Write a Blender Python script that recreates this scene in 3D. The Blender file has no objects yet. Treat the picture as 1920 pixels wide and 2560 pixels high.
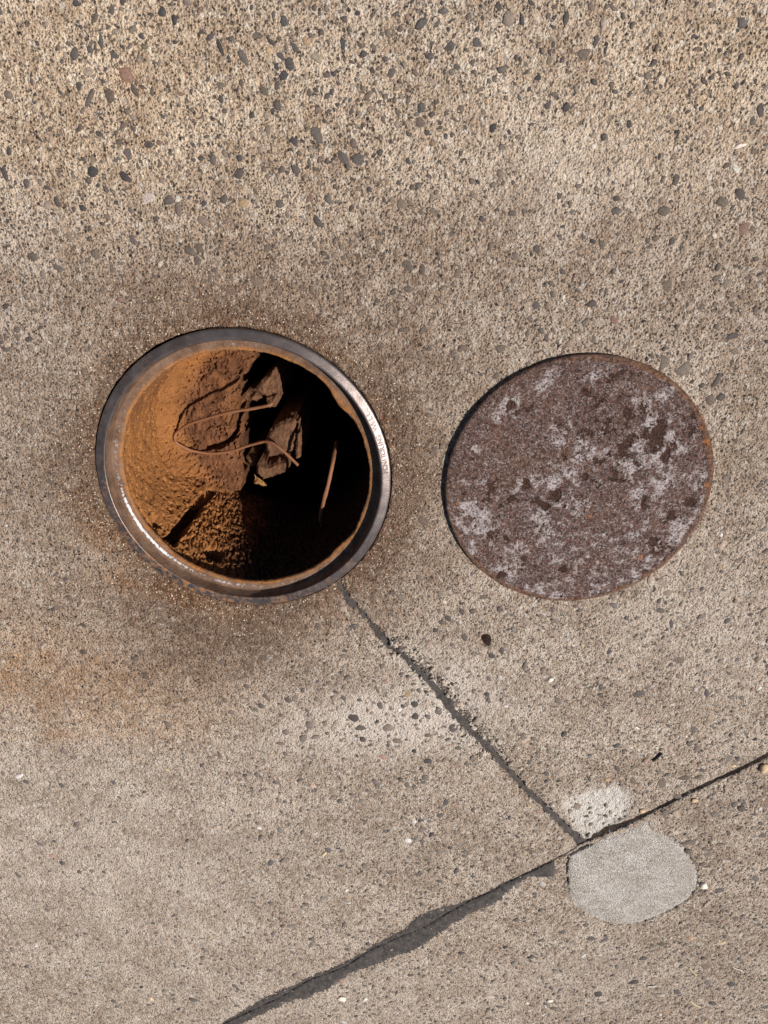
import bpy, math
import numpy as np
from mathutils import Matrix, Vector

rng = np.random.default_rng(7)
scene = bpy.context.scene
col = scene.collection

# ---------------------------------------------------------------- camera
IMG_W, IMG_H, FPX, CAM_H = 1920.0, 2560.0, 1750.0, 1.5      # photograph size, focal length in its pixels, eye height
TX, TY = -0.42758, -0.02199                                  # tilt of the camera off straight down
_cx, _sx, _cy, _sy = math.cos(TX), math.sin(TX), math.cos(TY), math.sin(TY)
ROT = np.array([[_cy, 0, _sy], [0, 1, 0], [-_sy, 0, _cy]]) @ np.array([[1, 0, 0], [0, _cx, -_sx], [0, _sx, _cx]])
cam_data = bpy.data.cameras.new('camera')
cam_data.sensor_fit = 'VERTICAL'
cam_data.sensor_height = 24.0
cam_data.lens = 24.0 * FPX / IMG_H
cam_data.clip_start, cam_data.clip_end = 0.02, 300.0
cam = bpy.data.objects.new('camera', cam_data)
col.objects.link(cam)
_r = ROT @ np.array([1, 0, 0]); _u = ROT @ np.array([0, -1, 0]); _b = ROT @ np.array([0, 0, -1])
_cv = lambda v: (v[0], -v[1], -v[2])
_m = Matrix((_cv(_r), _cv(_u), _cv(_b))).transposed().to_4x4()
_m.translation = (0, 0, CAM_H)
cam.matrix_world = _m
scene.camera = cam

# ---------------------------------------------------------------- daylight
SUN_AZ, SUN_EL = -9.0, 57.0          # degrees: azimuth from +X, elevation
world = bpy.data.worlds.new('World')
scene.world = world
world.use_nodes = True
wn = world.node_tree
wn.nodes.clear()
sky = wn.nodes.new('ShaderNodeTexSky')
sky.sky_type = 'NISHITA'
sky.sun_disc = False
sky.sun_elevation = math.radians(SUN_EL)
sky.sun_rotation = math.radians(90.0 - SUN_AZ)
bg = wn.nodes.new('ShaderNodeBackground')
bg.inputs['Strength'].default_value = 0.05
wo = wn.nodes.new('ShaderNodeOutputWorld')
wn.links.new(sky.outputs[0], bg.inputs['Color'])
wn.links.new(bg.outputs[0], wo.inputs['Surface'])
sd = bpy.data.lights.new('sun', 'SUN')
sd.energy = 5.0
sd.angle = math.radians(0.5)
sd.color = (1.0, 0.94, 0.875)
sun = bpy.data.objects.new('sun', sd)
col.objects.link(sun)
_az, _el = math.radians(SUN_AZ), math.radians(SUN_EL)
SUN_DIR = Vector((math.cos(_el) * math.cos(_az), math.cos(_el) * math.sin(_az), math.sin(_el)))
sun.rotation_euler = SUN_DIR.to_track_quat('Z', 'Y').to_euler()
sun.location = SUN_DIR * 6
vs = scene.view_settings
vs.view_transform = 'Standard'
vs.look = 'None'
vs.gamma = 1.0
vs.exposure = 0.12
vs.use_curve_mapping = False

# ---------------------------------------------------------------- helpers
def G(px, py, z=0.0):
    """world x, y of a photograph pixel on the level z"""
    d = ROT @ np.array([px - IMG_W / 2, py - IMG_H / 2, FPX])
    k = (CAM_H - z) / d[2]
    return (d[0] * k, -d[1] * k)

def GP(pts, z=0.0):
    return np.array([G(p[0], p[1], z) for p in pts])

def px_scale(x, y):
    """photograph pixels per metre at a ground point"""
    d = np.stack([x, -y, np.full_like(x, CAM_H)], -1) @ ROT
    return FPX / d[..., 2]

def to_px(x, y):
    d = np.stack([x, -y, np.full_like(x, CAM_H)], -1) @ ROT
    return IMG_W / 2 + FPX * d[..., 0] / d[..., 2], IMG_H / 2 + FPX * d[..., 1] / d[..., 2]

def _hash(ix, iy, seed):
    h = (ix.astype(np.int64) * 374761393 + iy.astype(np.int64) * 668265263 + seed * 2147483647) & 0xffffffff
    h = ((h ^ (h >> 13)) * 1274126177) & 0xffffffff
    return (h ^ (h >> 16)) & 0xffff

def noise(x, y, seed=0):
    ix, iy = np.floor(x), np.floor(y)
    fx, fy = x - ix, y - iy
    ux, uy = fx * fx * fx * (fx * (fx * 6 - 15) + 10), fy * fy * fy * (fy * (fy * 6 - 15) + 10)
    def g(dx, dy):
        a = _hash(ix + dx, iy + dy, seed) * (2 * math.pi / 65536)
        return np.cos(a) * (fx - dx) + np.sin(a) * (fy - dy)
    a, b, c, d = g(0, 0), g(1, 0), g(0, 1), g(1, 1)
    return 1.5 * ((a + (b - a) * ux) + ((c + (d - c) * ux) - (a + (b - a) * ux)) * uy)

def fbm(x, y, f, octv=4, seed=0, gain=0.5):
    r, a, t = 0.0, 1.0, 0.0
    for i in range(octv):
        r = r + a * noise(x * f + 17.3 * i, y * f - 9.1 * i, seed + i)
        t += a; a *= gain; f *= 2.03
    return r / t

def sstep(a, b, x):
    t = np.clip((x - a) / (b - a), 0, 1)
    return t * t * (3 - 2 * t)

def seg_dist(x, y, line):
    """distance to a polyline and the parameter (vertex index) of the nearest point"""
    best = np.full(x.shape, 1e9); par = np.zeros(x.shape); side = np.zeros(x.shape)
    for i in range(len(line) - 1):
        ax, ay = line[i]; bx, by = line[i + 1]
        dx, dy = bx - ax, by - ay
        t = np.clip(((x - ax) * dx + (y - ay) * dy) / (dx * dx + dy * dy), 0, 1)
        ex, ey = x - ax - t * dx, y - ay - t * dy
        d = np.hypot(ex, ey)
        m = d < best
        best = np.where(m, d, best); par = np.where(m, i + t, par)
        side = np.where(m, np.sign(dx * ey - dy * ex), side)
    return best, par, side

def poly_sdf(x, y, poly):
    """positive inside the closed polygon"""
    poly = np.asarray(poly)
    d, _, _ = seg_dist(x, y, np.vstack([poly, poly[:1]]))
    inside = np.zeros(x.shape, bool)
    n = len(poly)
    for i in range(n):
        ax, ay = poly[i]; bx, by = poly[(i + 1) % n]
        if ay == by: continue
        inside ^= ((ay > y) != (by > y)) & (x < (bx - ax) * (y - ay) / (by - ay) + ax)
    return np.where(inside, d, -d)

def mesh_np(name, verts, faces, mat, parent=None, smooth=True, attrs=None, cols=None):
    me = bpy.data.meshes.new(name)
    verts = np.asarray(verts, np.float32)
    faces = np.asarray(faces, np.int32)
    nv, (nf, k) = len(verts), faces.shape
    me.vertices.add(nv); me.vertices.foreach_set('co', verts.ravel())
    me.loops.add(nf * k); me.loops.foreach_set('vertex_index', faces.ravel())
    me.polygons.add(nf); me.polygons.foreach_set('loop_start', np.arange(0, nf * k, k, dtype=np.int32))
    me.update(calc_edges=True)
    me.polygons.foreach_set('use_smooth', np.full(nf, smooth))
    for key, v in (attrs or {}).items():
        at = me.attributes.new(key, 'FLOAT', 'POINT'); at.data.foreach_set('value', np.asarray(v, np.float32))
    if cols is not None:
        at = me.attributes.new('tint', 'FLOAT_COLOR', 'POINT')
        at.data.foreach_set('color', np.c_[cols, np.ones(nv)].astype(np.float32).ravel())
    me.materials.append(mat)
    o = bpy.data.objects.new(name, me)
    col.objects.link(o)
    if parent: o.parent = parent
    return o

def tag(o, label=None, cat=None, group=None, kind=None):
    if label: o['label'] = label
    if cat: o['category'] = cat
    if group: o['group'] = group
    if kind: o['kind'] = kind
    return o

def empty(name, loc):
    o = bpy.data.objects.new(name, None)
    o.empty_display_size = 0.05
    col.objects.link(o); o.location = loc
    return o

def implicit_grid(xs, ys, phi, zfun, skirt=None, project=True):
    """quads of the grid where phi>0, the rim pulled onto phi=0; optional wall dropped to skirt"""
    X, Y = np.meshgrid(xs, ys)
    nx, ny = len(xs), len(ys)
    cxm, cym = (X[:-1, :-1] + X[1:, 1:]) / 2, (Y[:-1, :-1] + Y[1:, 1:]) / 2
    keep = phi(cxm, cym) > 0
    idx = np.arange(nx * ny).reshape(ny, nx)
    q = np.stack([idx[:-1, :-1], idx[:-1, 1:], idx[1:, 1:], idx[1:, :-1]], -1)[keep]
    kc = np.zeros((ny, nx), int); ac = np.zeros((ny, nx), int)
    for a in (slice(0, -1), slice(1, None)):
        for b in (slice(0, -1), slice(1, None)):
            kc[a, b] += keep; ac[a, b] += 1
    bd = (kc > 0) & (kc < ac)
    if project and bd.any():
        x, y = X[bd].copy(), Y[bd].copy()
        for _ in range(3):
            e = 1e-4
            p = phi(x, y); gx = (phi(x + e, y) - phi(x - e, y)) / (2 * e); gy = (phi(x, y + e) - phi(x, y - e)) / (2 * e)
            g2 = gx * gx + gy * gy
            s = np.where(g2 > 0.05, p / np.maximum(g2, 0.05), 0)
            cell = 0.008
            s = np.clip(s, -cell, cell)
            x -= s * gx; y -= s * gy
        X[bd], Y[bd] = x, y
    used = np.unique(q)
    remap = np.full(nx * ny, -1); remap[used] = np.arange(len(used))
    q = remap[q]
    vx, vy = X.ravel()[used], Y.ravel()[used]
    vz = zfun(vx, vy)
    v = np.c_[vx, vy, vz]
    if skirt is not None:
        e = np.concatenate([q[:, [0, 1]], q[:, [1, 2]], q[:, [2, 3]], q[:, [3, 0]]])
        s = np.sort(e, 1)
        key = s[:, 0].astype(np.int64) * (len(v) + 1) + s[:, 1]
        _, inv, cnt = np.unique(key, return_inverse=True, return_counts=True)
        be = e[cnt[inv] == 1]
        bu = np.unique(be)
        bm = np.full(len(v), -1); bm[bu] = np.arange(len(bu)) + len(v)
        low = v[bu].copy(); low[:, 2] = skirt
        q = np.concatenate([q, np.c_[be[:, 1], be[:, 0], bm[be[:, 0]], bm[be[:, 1]]]])
        v = np.vstack([v, low])
    return v, q

# ---------------------------------------------------------------- materials
def new_mat(name, rough=0.9, spec=0.3, metal=0.0, color=(0.5, 0.5, 0.5)):
    m = bpy.data.materials.new(name)
    m.use_nodes = True
    b = m.node_tree.nodes['Principled BSDF']
    b.inputs['Roughness'].default_value = rough
    b.inputs['Specular IOR Level'].default_value = spec
    b.inputs['Metallic'].default_value = metal
    b.inputs['Base Color'].default_value = (*color, 1)
    return m, m.node_tree, b

class N:
    """small node-graph writer"""
    def __init__(self, nt):
        self.nt = nt
        self.geo = nt.nodes.new('ShaderNodeTexCoord')
        self.obj = self.geo.outputs['Object']
    def _in(self, sock, v):
        if hasattr(v, 'is_linked'): self.nt.links.new(v, sock)
        elif isinstance(v, (tuple, list)) and len(v) == 3 and sock.type == 'RGBA': sock.default_value = (*v, 1)
        else: sock.default_value = v
    def noise(self, scale, detail=2.0, rough=0.5, vec=None, dist=0.0, color=False):
        n = self.nt.nodes.new('ShaderNodeTexNoise')
        self._in(n.inputs['Vector'], vec or self.obj)
        n.inputs['Scale'].default_value = scale; n.inputs['Detail'].default_value = detail
        n.inputs['Roughness'].default_value = rough; n.inputs['Distortion'].default_value = dist
        return n.outputs['Color' if color else 'Fac']
    def vor(self, scale, feature='F1', out='Distance', vec=None):
        n = self.nt.nodes.new('ShaderNodeTexVoronoi')
        self._in(n.inputs['Vector'], vec or self.obj)
        n.feature = feature; n.inputs['Scale'].default_value = scale
        return n.outputs[out]
    def ramp(self, v, lo, hi, a=0.0, b=1.0):
        n = self.nt.nodes.new('ShaderNodeMapRange')
        n.interpolation_type = 'SMOOTHSTEP'
        self._in(n.inputs['Value'], v)
        for k, x in (('From Min', lo), ('From Max', hi), ('To Min', a), ('To Max', b)): n.inputs[k].default_value = x
        return n.outputs['Result']
    def math(self, op, a, b=0.0, clamp=False):
        n = self.nt.nodes.new('ShaderNodeMath'); n.operation = op; n.use_clamp = clamp
        self._in(n.inputs[0], a); self._in(n.inputs[1], b)
        return n.outputs[0]
    def mix(self, f, a, b, mode='MIX'):
        n = self.nt.nodes.new('ShaderNodeMix'); n.data_type = 'RGBA'; n.blend_type = mode
        self._in(n.inputs[0], f); self._in(n.inputs[6], a); self._in(n.inputs[7], b)
        return n.outputs[2]
    def attr(self, name, out='Fac', kind='GEOMETRY'):
        n = self.nt.nodes.new('ShaderNodeAttribute'); n.attribute_name = name; n.attribute_type = kind
        return n.outputs[out]
    def sep(self, c):
        n = self.nt.nodes.new('ShaderNodeSeparateColor'); self._in(n.inputs[0], c)
        return n.outputs
    def mapping(self, scale):
        n = self.nt.nodes.new('ShaderNodeMapping'); self._in(n.inputs['Vector'], self.obj)
        n.inputs['Scale'].default_value = scale
        return n.outputs[0]
    def bump(self, h, dist, strength=1.0, normal=None):
        n = self.nt.nodes.new('ShaderNodeBump')
        n.inputs['Strength'].default_value = strength; n.inputs['Distance'].default_value = dist
        self._in(n.inputs['Height'], h)
        if normal: self._in(n.inputs['Normal'], normal)
        return n.outputs[0]

def concrete_material():
    m, nt, b = new_mat('weathered_concrete', 0.93, 0.2)
    g = N(nt)
    fine = g.noise(250, 3.0, 0.70)
    mid = g.noise(110, 3.0, 0.6)
    big = g.noise(7, 4.0, 0.55)
    v1 = g.vor(190); c1 = g.sep(g.vor(190, out='Color'))
    v2 = g.vor(95); c2 = g.sep(g.vor(95, out='Color'))
    pale = g.attr('pale')
    keepg = g.math('SUBTRACT', 1.0, g.math('MULTIPLY', pale, 0.75))
    # mortar: pale paste with dark pores and sand
    t = g.ramp(g.math('ADD', g.math('MULTIPLY', fine, 0.72), g.math('MULTIPLY', mid, 0.28)), 0.345, 0.525)
    mort = g.mix(t, (0.145, 0.105, 0.081), (0.655, 0.545, 0.440))
    gr = g.mix(g.ramp(c1[1], 0.0, 1.0), (0.060, 0.053, 0.048), (0.30, 0.235, 0.185))
    gm = g.math('MULTIPLY', g.math('MULTIPLY', g.ramp(c1[0], 0.60, 0.68), g.ramp(v1, 0.46, 0.34)), keepg)
    c = g.mix(gm, mort, gr)
    gr2 = g.mix(c2[1], (0.055, 0.050, 0.047), (0.24, 0.19, 0.15))
    gm2 = g.math('MULTIPLY', g.math('MULTIPLY', g.ramp(c2[0], 0.76, 0.80), g.ramp(v2, 0.38, 0.30)), keepg)
    c = g.mix(gm2, c, gr2)
    c = g.mix(g.ramp(big, 0.36, 0.62, 0.0, 0.75), c, (0.70, 0.645, 0.60), 'MULTIPLY')
    c = g.mix(g.ramp(g.noise(26, 5, 0.65), 0.42, 0.62, 0.0, 0.60), c, (0.66, 0.60, 0.55), 'MULTIPLY')
    c = g.mix(g.ramp(g.noise(60, 4, 0.6), 0.52, 0.66, 0.0, 0.55), c, (0.76, 0.70, 0.62))
    c = g.mix(g.math('MULTIPLY', pale, 0.68), c, (0.76, 0.67, 0.585))
    fresh = g.attr('fresh')
    c = g.mix(g.math('MULTIPLY', fresh, g.ramp(mid, 0.25, 0.55, 0.35, 0.95), True), c, (0.74, 0.69, 0.62))
    # stains
    warp = g.ramp(g.noise(55, 5.0, 0.7), 0.30, 0.70, 0.45, 1.35)
    yel = g.math('MULTIPLY', g.attr('cream'), warp, True)
    c = g.mix(yel, c, (1.27, 1.20, 1.07), 'MULTIPLY')
    dirt = g.math('MULTIPLY', g.attr('dirt'), warp, True)
    c = g.mix(g.math('MULTIPLY', dirt, 0.85), c, (0.58, 0.46, 0.38), 'MULTIPLY')
    film = g.math('MULTIPLY', g.math('POWER', dirt, 1.7), g.ramp(fine, 0.42, 0.66, 0.78, 0.30), True)
    c = g.mix(film, c, (0.115, 0.078, 0.056))
    org = g.math('MULTIPLY', g.attr('rust'), warp, True)
    c = g.mix(org, c, (0.93, 0.72, 0.53), 'MULTIPLY')
    wet = g.math('MULTIPLY', g.attr('grime'), warp, True)
    c = g.mix(wet, c, (0.45, 0.43, 0.42), 'MULTIPLY')
    nt.links.new(c, b.inputs['Base Color'])
    h = g.math('ADD', g.math('MULTIPLY', fine, 1.0), g.math('ADD', g.math('MULTIPLY', g.math('ADD', mid, g.math('MULTIPLY', g.noise(42, 3, 0.6), 1.6)), 1.3), g.math('MULTIPLY', v1, -0.6)))
    nt.links.new(g.bump(h, 0.0082, 1.0), b.inputs['Normal'])
    return m

def pebble_material(kind):
    m, nt, b = new_mat('river_pebble' if kind == 'OBJECT' else 'small_aggregate', 0.75, 0.35)
    g = N(nt)
    base = g.attr('color', 'Color', 'OBJECT') if kind == 'OBJECT' else g.attr('tint', 'Color')
    geo = nt.nodes.new('ShaderNodeNewGeometry')
    n = g.noise(260, 4, 0.6, geo.outputs['Position'])
    n2 = g.noise(700, 2, 0.6, geo.outputs['Position'])
    c = g.mix(1.0, base, g.mix(g.ramp(n, 0.3, 0.7), (0.72, 0.72, 0.72), (1.35, 1.33, 1.30)), 'MULTIPLY')
    c = g.mix(g.ramp(n2, 0.62, 0.72, 0, 0.35), c, (0.36, 0.31, 0.25))
    nt.links.new(c, b.inputs['Base Color'])
    nt.links.new(g.bump(n, 0.0018, 0.8), b.inputs['Normal'])
    return m

def sealant_material():
    m, nt, b = new_mat('joint_sealant', 0.7, 0.35)
    g = N(nt)
    n = g.noise(45, 5, 0.65); f = g.noise(380, 3, 0.6)
    c = g.mix(g.ramp(n, 0.32, 0.68), (0.028, 0.024, 0.022), (0.066, 0.056, 0.051))
    c = g.mix(g.ramp(g.noise(70, 5, 0.7), 0.50, 0.70, 0, 0.35), c, (0.15, 0.122, 0.102))
    c = g.mix(g.ramp(f, 0.60, 0.70, 0, 0.7), c, (0.30, 0.25, 0.21))
    nt.links.new(c, b.inputs['Base Color'])
    nt.links.new(g.bump(g.math('ADD', n, g.math('MULTIPLY', f, 0.35)), 0.004, 0.8), b.inputs['Normal'])
    return m

def cement_material():
    m, nt, b = new_mat('grey_cement', 0.95, 0.15)
    g = N(nt)
    f = g.noise(300, 3, 0.65); n = g.noise(14, 4, 0.55); v = g.vor(330)
    c = g.mix(g.ramp(f, 0.36, 0.62), (0.25, 0.222, 0.196), (0.70, 0.65, 0.59))
    c = g.mix(g.ramp(n, 0.36, 0.62, 0, 0.6), c, (0.74, 0.70, 0.66), 'MULTIPLY')
    c = g.mix(g.ramp(g.noise(30, 5, 0.65, g.mapping((1.0, 1.5, 1.0))), 0.45, 0.7, 0, 0.35), c, (0.70, 0.655, 0.60))
    nt.links.new(c, b.inputs['Base Color'])
    nt.links.new(g.bump(g.math('ADD', f, v), 0.0042, 1.0), b.inputs['Normal'])
    return m

def iron_material():
    m, nt, b = new_mat('worn_cast_iron', 0.42, 0.5, 0.75)
    g = N(nt)
    n = g.noise(30, 5, 0.6); f = g.noise(420, 3, 0.6); s = g.noise(90, 4, 0.7)
    rust = g.math('MULTIPLY', g.attr('rust'), g.ramp(s, 0.42, 0.62, 0.0, 1.0), True)
    c = g.mix(g.ramp(n, 0.3, 0.7), (0.122, 0.098, 0.091), (0.190, 0.160, 0.150))
    c = g.mix(rust, c, (0.26, 0.125, 0.055))
    nt.links.new(c, b.inputs['Base Color'])
    nt.links.new(g.ramp(f, 0.3, 0.7, 0.31, 0.41), b.inputs['Roughness'])
    mt = g.math('SUBTRACT', 0.75, g.math('MULTIPLY', rust, 0.75))
    nt.links.new(mt, b.inputs['Metallic'])
    nt.links.new(g.bump(g.math('ADD', g.math('MULTIPLY', s, 0.5), f), 0.0005, 0.5), b.inputs['Normal'])
    return m

def seat_material():
    """lip and ledge: rust brown, bare scraped metal and orange scale"""
    m, nt, b = new_mat('rusted_seat', 0.8, 0.15)
    g = N(nt)
    s = g.noise(120, 5, 0.7); n = g.noise(26, 4, 0.6); f = g.noise(420, 3, 0.6)
    c = g.mix(g.ramp(n, 0.3, 0.7), (0.115, 0.066, 0.042), (0.215, 0.135, 0.092))
    c = g.mix(g.math('MULTIPLY', g.attr('orange'), g.ramp(s, 0.3, 0.6), True), c, (0.42, 0.17, 0.045))
    bare = g.ramp(g.math('ADD', g.attr('bare'), g.math('MULTIPLY', g.math('SUBTRACT', s, 0.5), 3.6)), 0.55, 0.66)
    c = g.mix(bare, c, g.mix(g.ramp(g.attr('bare'), 0.45, 0.85), (0.26, 0.235, 0.235), (0.78, 0.76, 0.77)))
    nt.links.new(c, b.inputs['Base Color'])
    nt.links.new(g.ramp(bare, 0, 1, 0.85, 0.75), b.inputs['Roughness'])
    nt.links.new(g.bump(g.math('ADD', s, g.math('MULTIPLY', f, 0.5)), 0.004, 1.0), b.inputs['Normal'])
    return m

def dirt_material(name='brown_soil', a=(0.088, 0.037, 0.018), b2=(0.195, 0.088, 0.044), ochre=True):
    m, nt, b = new_mat(name, 0.95, 0.12)
    g = N(nt)
    geo = nt.nodes.new('ShaderNodeNewGeometry').outputs['Position']
    n = g.noise(35, 5, 0.6, geo); f = g.noise(330, 3, 0.6, geo); k = g.noise(900, 1, 0.5, geo)
    c = g.mix(g.ramp(n, 0.3, 0.7), a, b2)
    if ochre:
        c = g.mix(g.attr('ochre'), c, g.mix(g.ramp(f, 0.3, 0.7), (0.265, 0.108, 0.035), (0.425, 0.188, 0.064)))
        c = g.mix(g.attr('painted_shade'), c, (0.012, 0.009, 0.008))  # near-black mixed into the soil colour to deepen the well's shade
    c = g.mix(g.ramp(k, 0.76, 0.80, 0, 0.7), c, (0.55, 0.42, 0.32))
    nt.links.new(c, b.inputs['Base Color'])
    nt.links.new(g.bump(g.math('ADD', n, g.math('MULTIPLY', f, 0.55)), 0.006, 0.9), b.inputs['Normal'])
    return m

def lid_material():
    m, nt, b = new_mat('rusted_lid', 0.7, 0.4)
    g = N(nt)
    s = g.noise(40, 6, 0.75); n = g.noise(14, 5, 0.62); f = g.noise(260, 3, 0.7); k = g.noise(105, 5, 0.75)
    kp = g.noise(58, 6, 0.72, g.mapping((1.0, 1.0, 1.0)), 0.6)
    def thresh(name, amp, lo, hi, nz=None):
        return g.ramp(g.math('ADD', g.attr(name), g.math('MULTIPLY', g.math('SUBTRACT', nz or k, 0.5), amp)), lo, hi)
    c = g.mix(g.ramp(k, 0.36, 0.66), (0.052, 0.026, 0.019), (0.215, 0.120, 0.096))
    c = g.mix(g.ramp(n, 0.44, 0.68, 0, 0.75), c, g.mix(g.ramp(k, 0.36, 0.64), (0.080, 0.036, 0.023), (0.225, 0.120, 0.082)))
    c = g.mix(g.math('MULTIPLY', thresh('brown', 1.4, 0.60, 0.95, s), 0.6), c, g.mix(g.ramp(k, 0.36, 0.64), (0.085, 0.040, 0.025), (0.215, 0.118, 0.078)))
    ks = g.math('ADD', g.math('MULTIPLY', k, 0.55), g.math('MULTIPLY', s, 0.45))
    bl = g.math('MULTIPLY', g.attr('bloom'), g.ramp(g.math('ADD', g.math('MULTIPLY', f, 0.6), g.math('MULTIPLY', k, 0.4)), 0.42, 0.55, 0.02, 1.0))
    c = g.mix(g.math('MULTIPLY', bl, 0.9), c, (0.68, 0.605, 0.590))
    spk = g.math('MULTIPLY', g.ramp(f, 0.53, 0.62), g.ramp(s, 0.34, 0.54))  # sun sparkle painted into the colour as fine pale specks
    c = g.mix(g.math('MULTIPLY', spk, 0.75), c, (0.46, 0.405, 0.405))
    pit = thresh('pit', 1.2, 0.40, 0.62)
    c = g.mix(g.math('MULTIPLY', pit, 0.92), c, g.mix(g.ramp(f, 0.4, 0.62), (0.030, 0.013, 0.009), (0.100, 0.042, 0.024)))
    c = g.mix(g.math('MULTIPLY', thresh('edge', 1.2, 0.45, 0.80, s), 0.85), c, g.mix(g.ramp(k, 0.36, 0.64), (0.095, 0.045, 0.025), (0.300, 0.150, 0.082)))
    c = g.mix(g.math('MULTIPLY', thresh('orange', 2.2, 0.60, 0.85), 0.85), c, (0.46, 0.17, 0.045))
    nt.links.new(c, b.inputs['Base Color'])
    nt.links.new(g.ramp(f, 0.35, 0.65, 0.40, 0.85), b.inputs['Roughness'])
    b.inputs['Metallic'].default_value = 0.1
    h = g.math('ADD', g.math('MULTIPLY', k, 1.0), g.math('ADD', g.math('MULTIPLY', s, 0.7), g.math('MULTIPLY', f, 0.6)))
    nt.links.new(g.bump(h, 0.0105, 1.0), b.inputs['Normal'])
    return m

def plain_material(name, color, rough=0.7, vary=0.25, scale=200, spec=0.3, bump=0.001):
    m, nt, b = new_mat(name, rough, spec)
    g = N(nt)
    n = g.noise(scale, 4, 0.6)
    lo = tuple(x * (1 - vary) for x in color); hi = tuple(min(1, x * (1 + vary)) for x in color)
    nt.links.new(g.mix(g.ramp(n, 0.3, 0.7), lo, hi), b.inputs['Base Color'])
    nt.links.new(g.bump(n, bump, 0.8), b.inputs['Normal'])
    return m

M_CON = concrete_material()
M_PEB = pebble_material('OBJECT')
M_AGG = pebble_material('GEOMETRY')
M_SEAL = sealant_material()
M_CEM = cement_material()
M_IRON = iron_material()
M_SEAT = seat_material()
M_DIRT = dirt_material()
M_CLOD = dirt_material('dry_clod', (0.090, 0.045, 0.026), (0.190, 0.098, 0.055), False)
M_LID = lid_material()
M_SUB = plain_material('dark_soil', (0.035, 0.028, 0.022), 0.95, 0.4, 60, 0.1, 0.004)

# ---------------------------------------------------------------- plan of the place
RING_C = np.array((-0.3573, -0.6005)); R_OUT, R_IN, R_LIP, R_SEAT = 0.3405, 0.3172, 0.3135, 0.2930
LID_C = np.array((0.4095, -0.6110)); R_LID = 0.3020
JA_PX = [(846, 1462), (858, 1480), (871, 1504), (898, 1528), (925, 1558), (949, 1588), (972, 1619), (1003, 1639), (1037, 1670), (1064, 1700), (1091, 1727), (1114, 1761), (1145, 1798), (1178, 1832), (1202, 1855), (1236, 1892), (1269, 1926), (1318, 1980), (1353, 2011), (1388, 2046), (1415, 2073), (1442, 2100), (1462, 2116)]
JA_W = np.array([12, 17, 20, 14, 13, 24, 21, 15, 25, 19, 22, 24, 26, 22, 21, 21, 20, 20, 21, 22, 24, 28, 30]) * 0.00052
JB_PX = [(602, 2539), (698, 2494), (772, 2451), (857, 2419), (921, 2377), (984, 2348), (1059, 2319), (1122, 2281), (1175, 2252), (1223, 2231), (1271, 2205), (1345, 2170), (1387, 2149), (1440, 2122), (1461, 2109), (1496, 2090), (1546, 2067), (1589, 2049), (1616, 2037), (1666, 2012), (1731, 1979), (1781, 1956), (1828, 1935), (1874, 1912), (1920, 1888)]
JA = GP(JA_PX)
_jb = GP(JB_PX)
_d0 = _jb[0] - _jb[6]; _d0 /= np.linalg.norm(_d0); _d1 = _jb[-1] - _jb[-8]; _d1 /= np.linalg.norm(_d1)
JB = np.vstack([_jb[0] + _d0 * 40, _jb[0] + _d0 * 3, _jb, _jb[-1] + _d1 * 3, _jb[-1] + _d1 * 40])
# half widths of joint B (metres) by vertex
JBW = np.array([4, 4] + [2.0, 2, 2.5, 2.5, 2.5, 2, 2.5, 2, 2, 2.5, 3, 3, 2.5, 2.5, 6, 13, 15, 11, 8.5, 8.5, 9.5, 9, 8.5, 9.5, 10.5] + [9, 9]) * 0.001
PATCH_PX = [(1280 + .3858 * x, 1880 + .3858 * y) for x, y in [(368, 672), (480, 622), (620, 560), (740, 516), (850, 466), (873, 452), (900, 512), (960, 530), (1040, 560), (1110, 612), (1150, 680), (1188, 750), (1198, 830), (1180, 900), (1130, 962), (1050, 1012), (950, 1060), (850, 1098), (740, 1118), (620, 1105), (510, 1060), (420, 992), (378, 920), (358, 840), (352, 740)]]
PATCH = GP(PATCH_PX)
SPALL = GP([(1280 + .3858 * x, 1880 + .3858 * y) for x, y in [(350, 320), (420, 285), (560, 238), (690, 222), (765, 300), (745, 385), (705, 440), (640, 490), (540, 540), (470, 560), (425, 530), (395, 470), (365, 420)]])
PIT = np.array(G(1213, 1602))

def jb_signed(x, y):
    d, p, s = seg_dist(x, y, JB)
    return d, p, s

def width_at(p, w):
    return np.interp(p, np.arange(len(w)), w)

def phi_circle(x, y):
    return np.hypot(x - RING_C[0], y - RING_C[1]) - (R_OUT + 0.0025 + 0.0022 * np.clip(np.cos(np.arctan2(y - RING_C[1], x - RING_C[0]) - 2.5), 0, 1) + 0.0016 * noise(x * 60, y * 60, 5))

def phi_A(x, y):
    d, p, s = seg_dist(x, y, JA)
    chip = 0.010 * np.clip(fbm(x, y, 45, 3, 21), -0.3, 1) + 0.005 * noise(x * 120, y * 120, 24)
    right = sstep(6, 9, p) * sstep(16, 13, p) * (s > 0)
    chip = chip + right * np.clip(0.012 * fbm(x, y, 22, 3, 33) + 0.002, 0, 0.02)
    return d - width_at(p, JA_W) - chip

def phi_up(x, y):
    d, p, s = jb_signed(x, y)
    e = d * s - width_at(p, JBW) * 0.75 + 0.0025 * noise(x * 70, y * 70, 8)
    return np.minimum(np.minimum(e, phi_circle(x, y)), phi_A(x, y))

def phi_low(x, y):
    d, p, s = jb_signed(x, y)
    return -d * s - width_at(p, JBW) * 0.75 + 0.003 * noise(x * 60, y * 60, 9)

def spot(x, y, px, py, rx, ry=None, ang=0.0):
    """soft blob: centre in photograph pixels, radii in metres"""
    c = G(px, py); ry = ry or rx
    ca, sa = math.cos(math.radians(ang)), math.sin(math.radians(ang))
    dx, dy = x - c[0], y - c[1]
    u, v = (dx * ca + dy * sa) / rx, (-dx * sa + dy * ca) / ry
    return np.exp(-(u * u + v * v))

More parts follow.
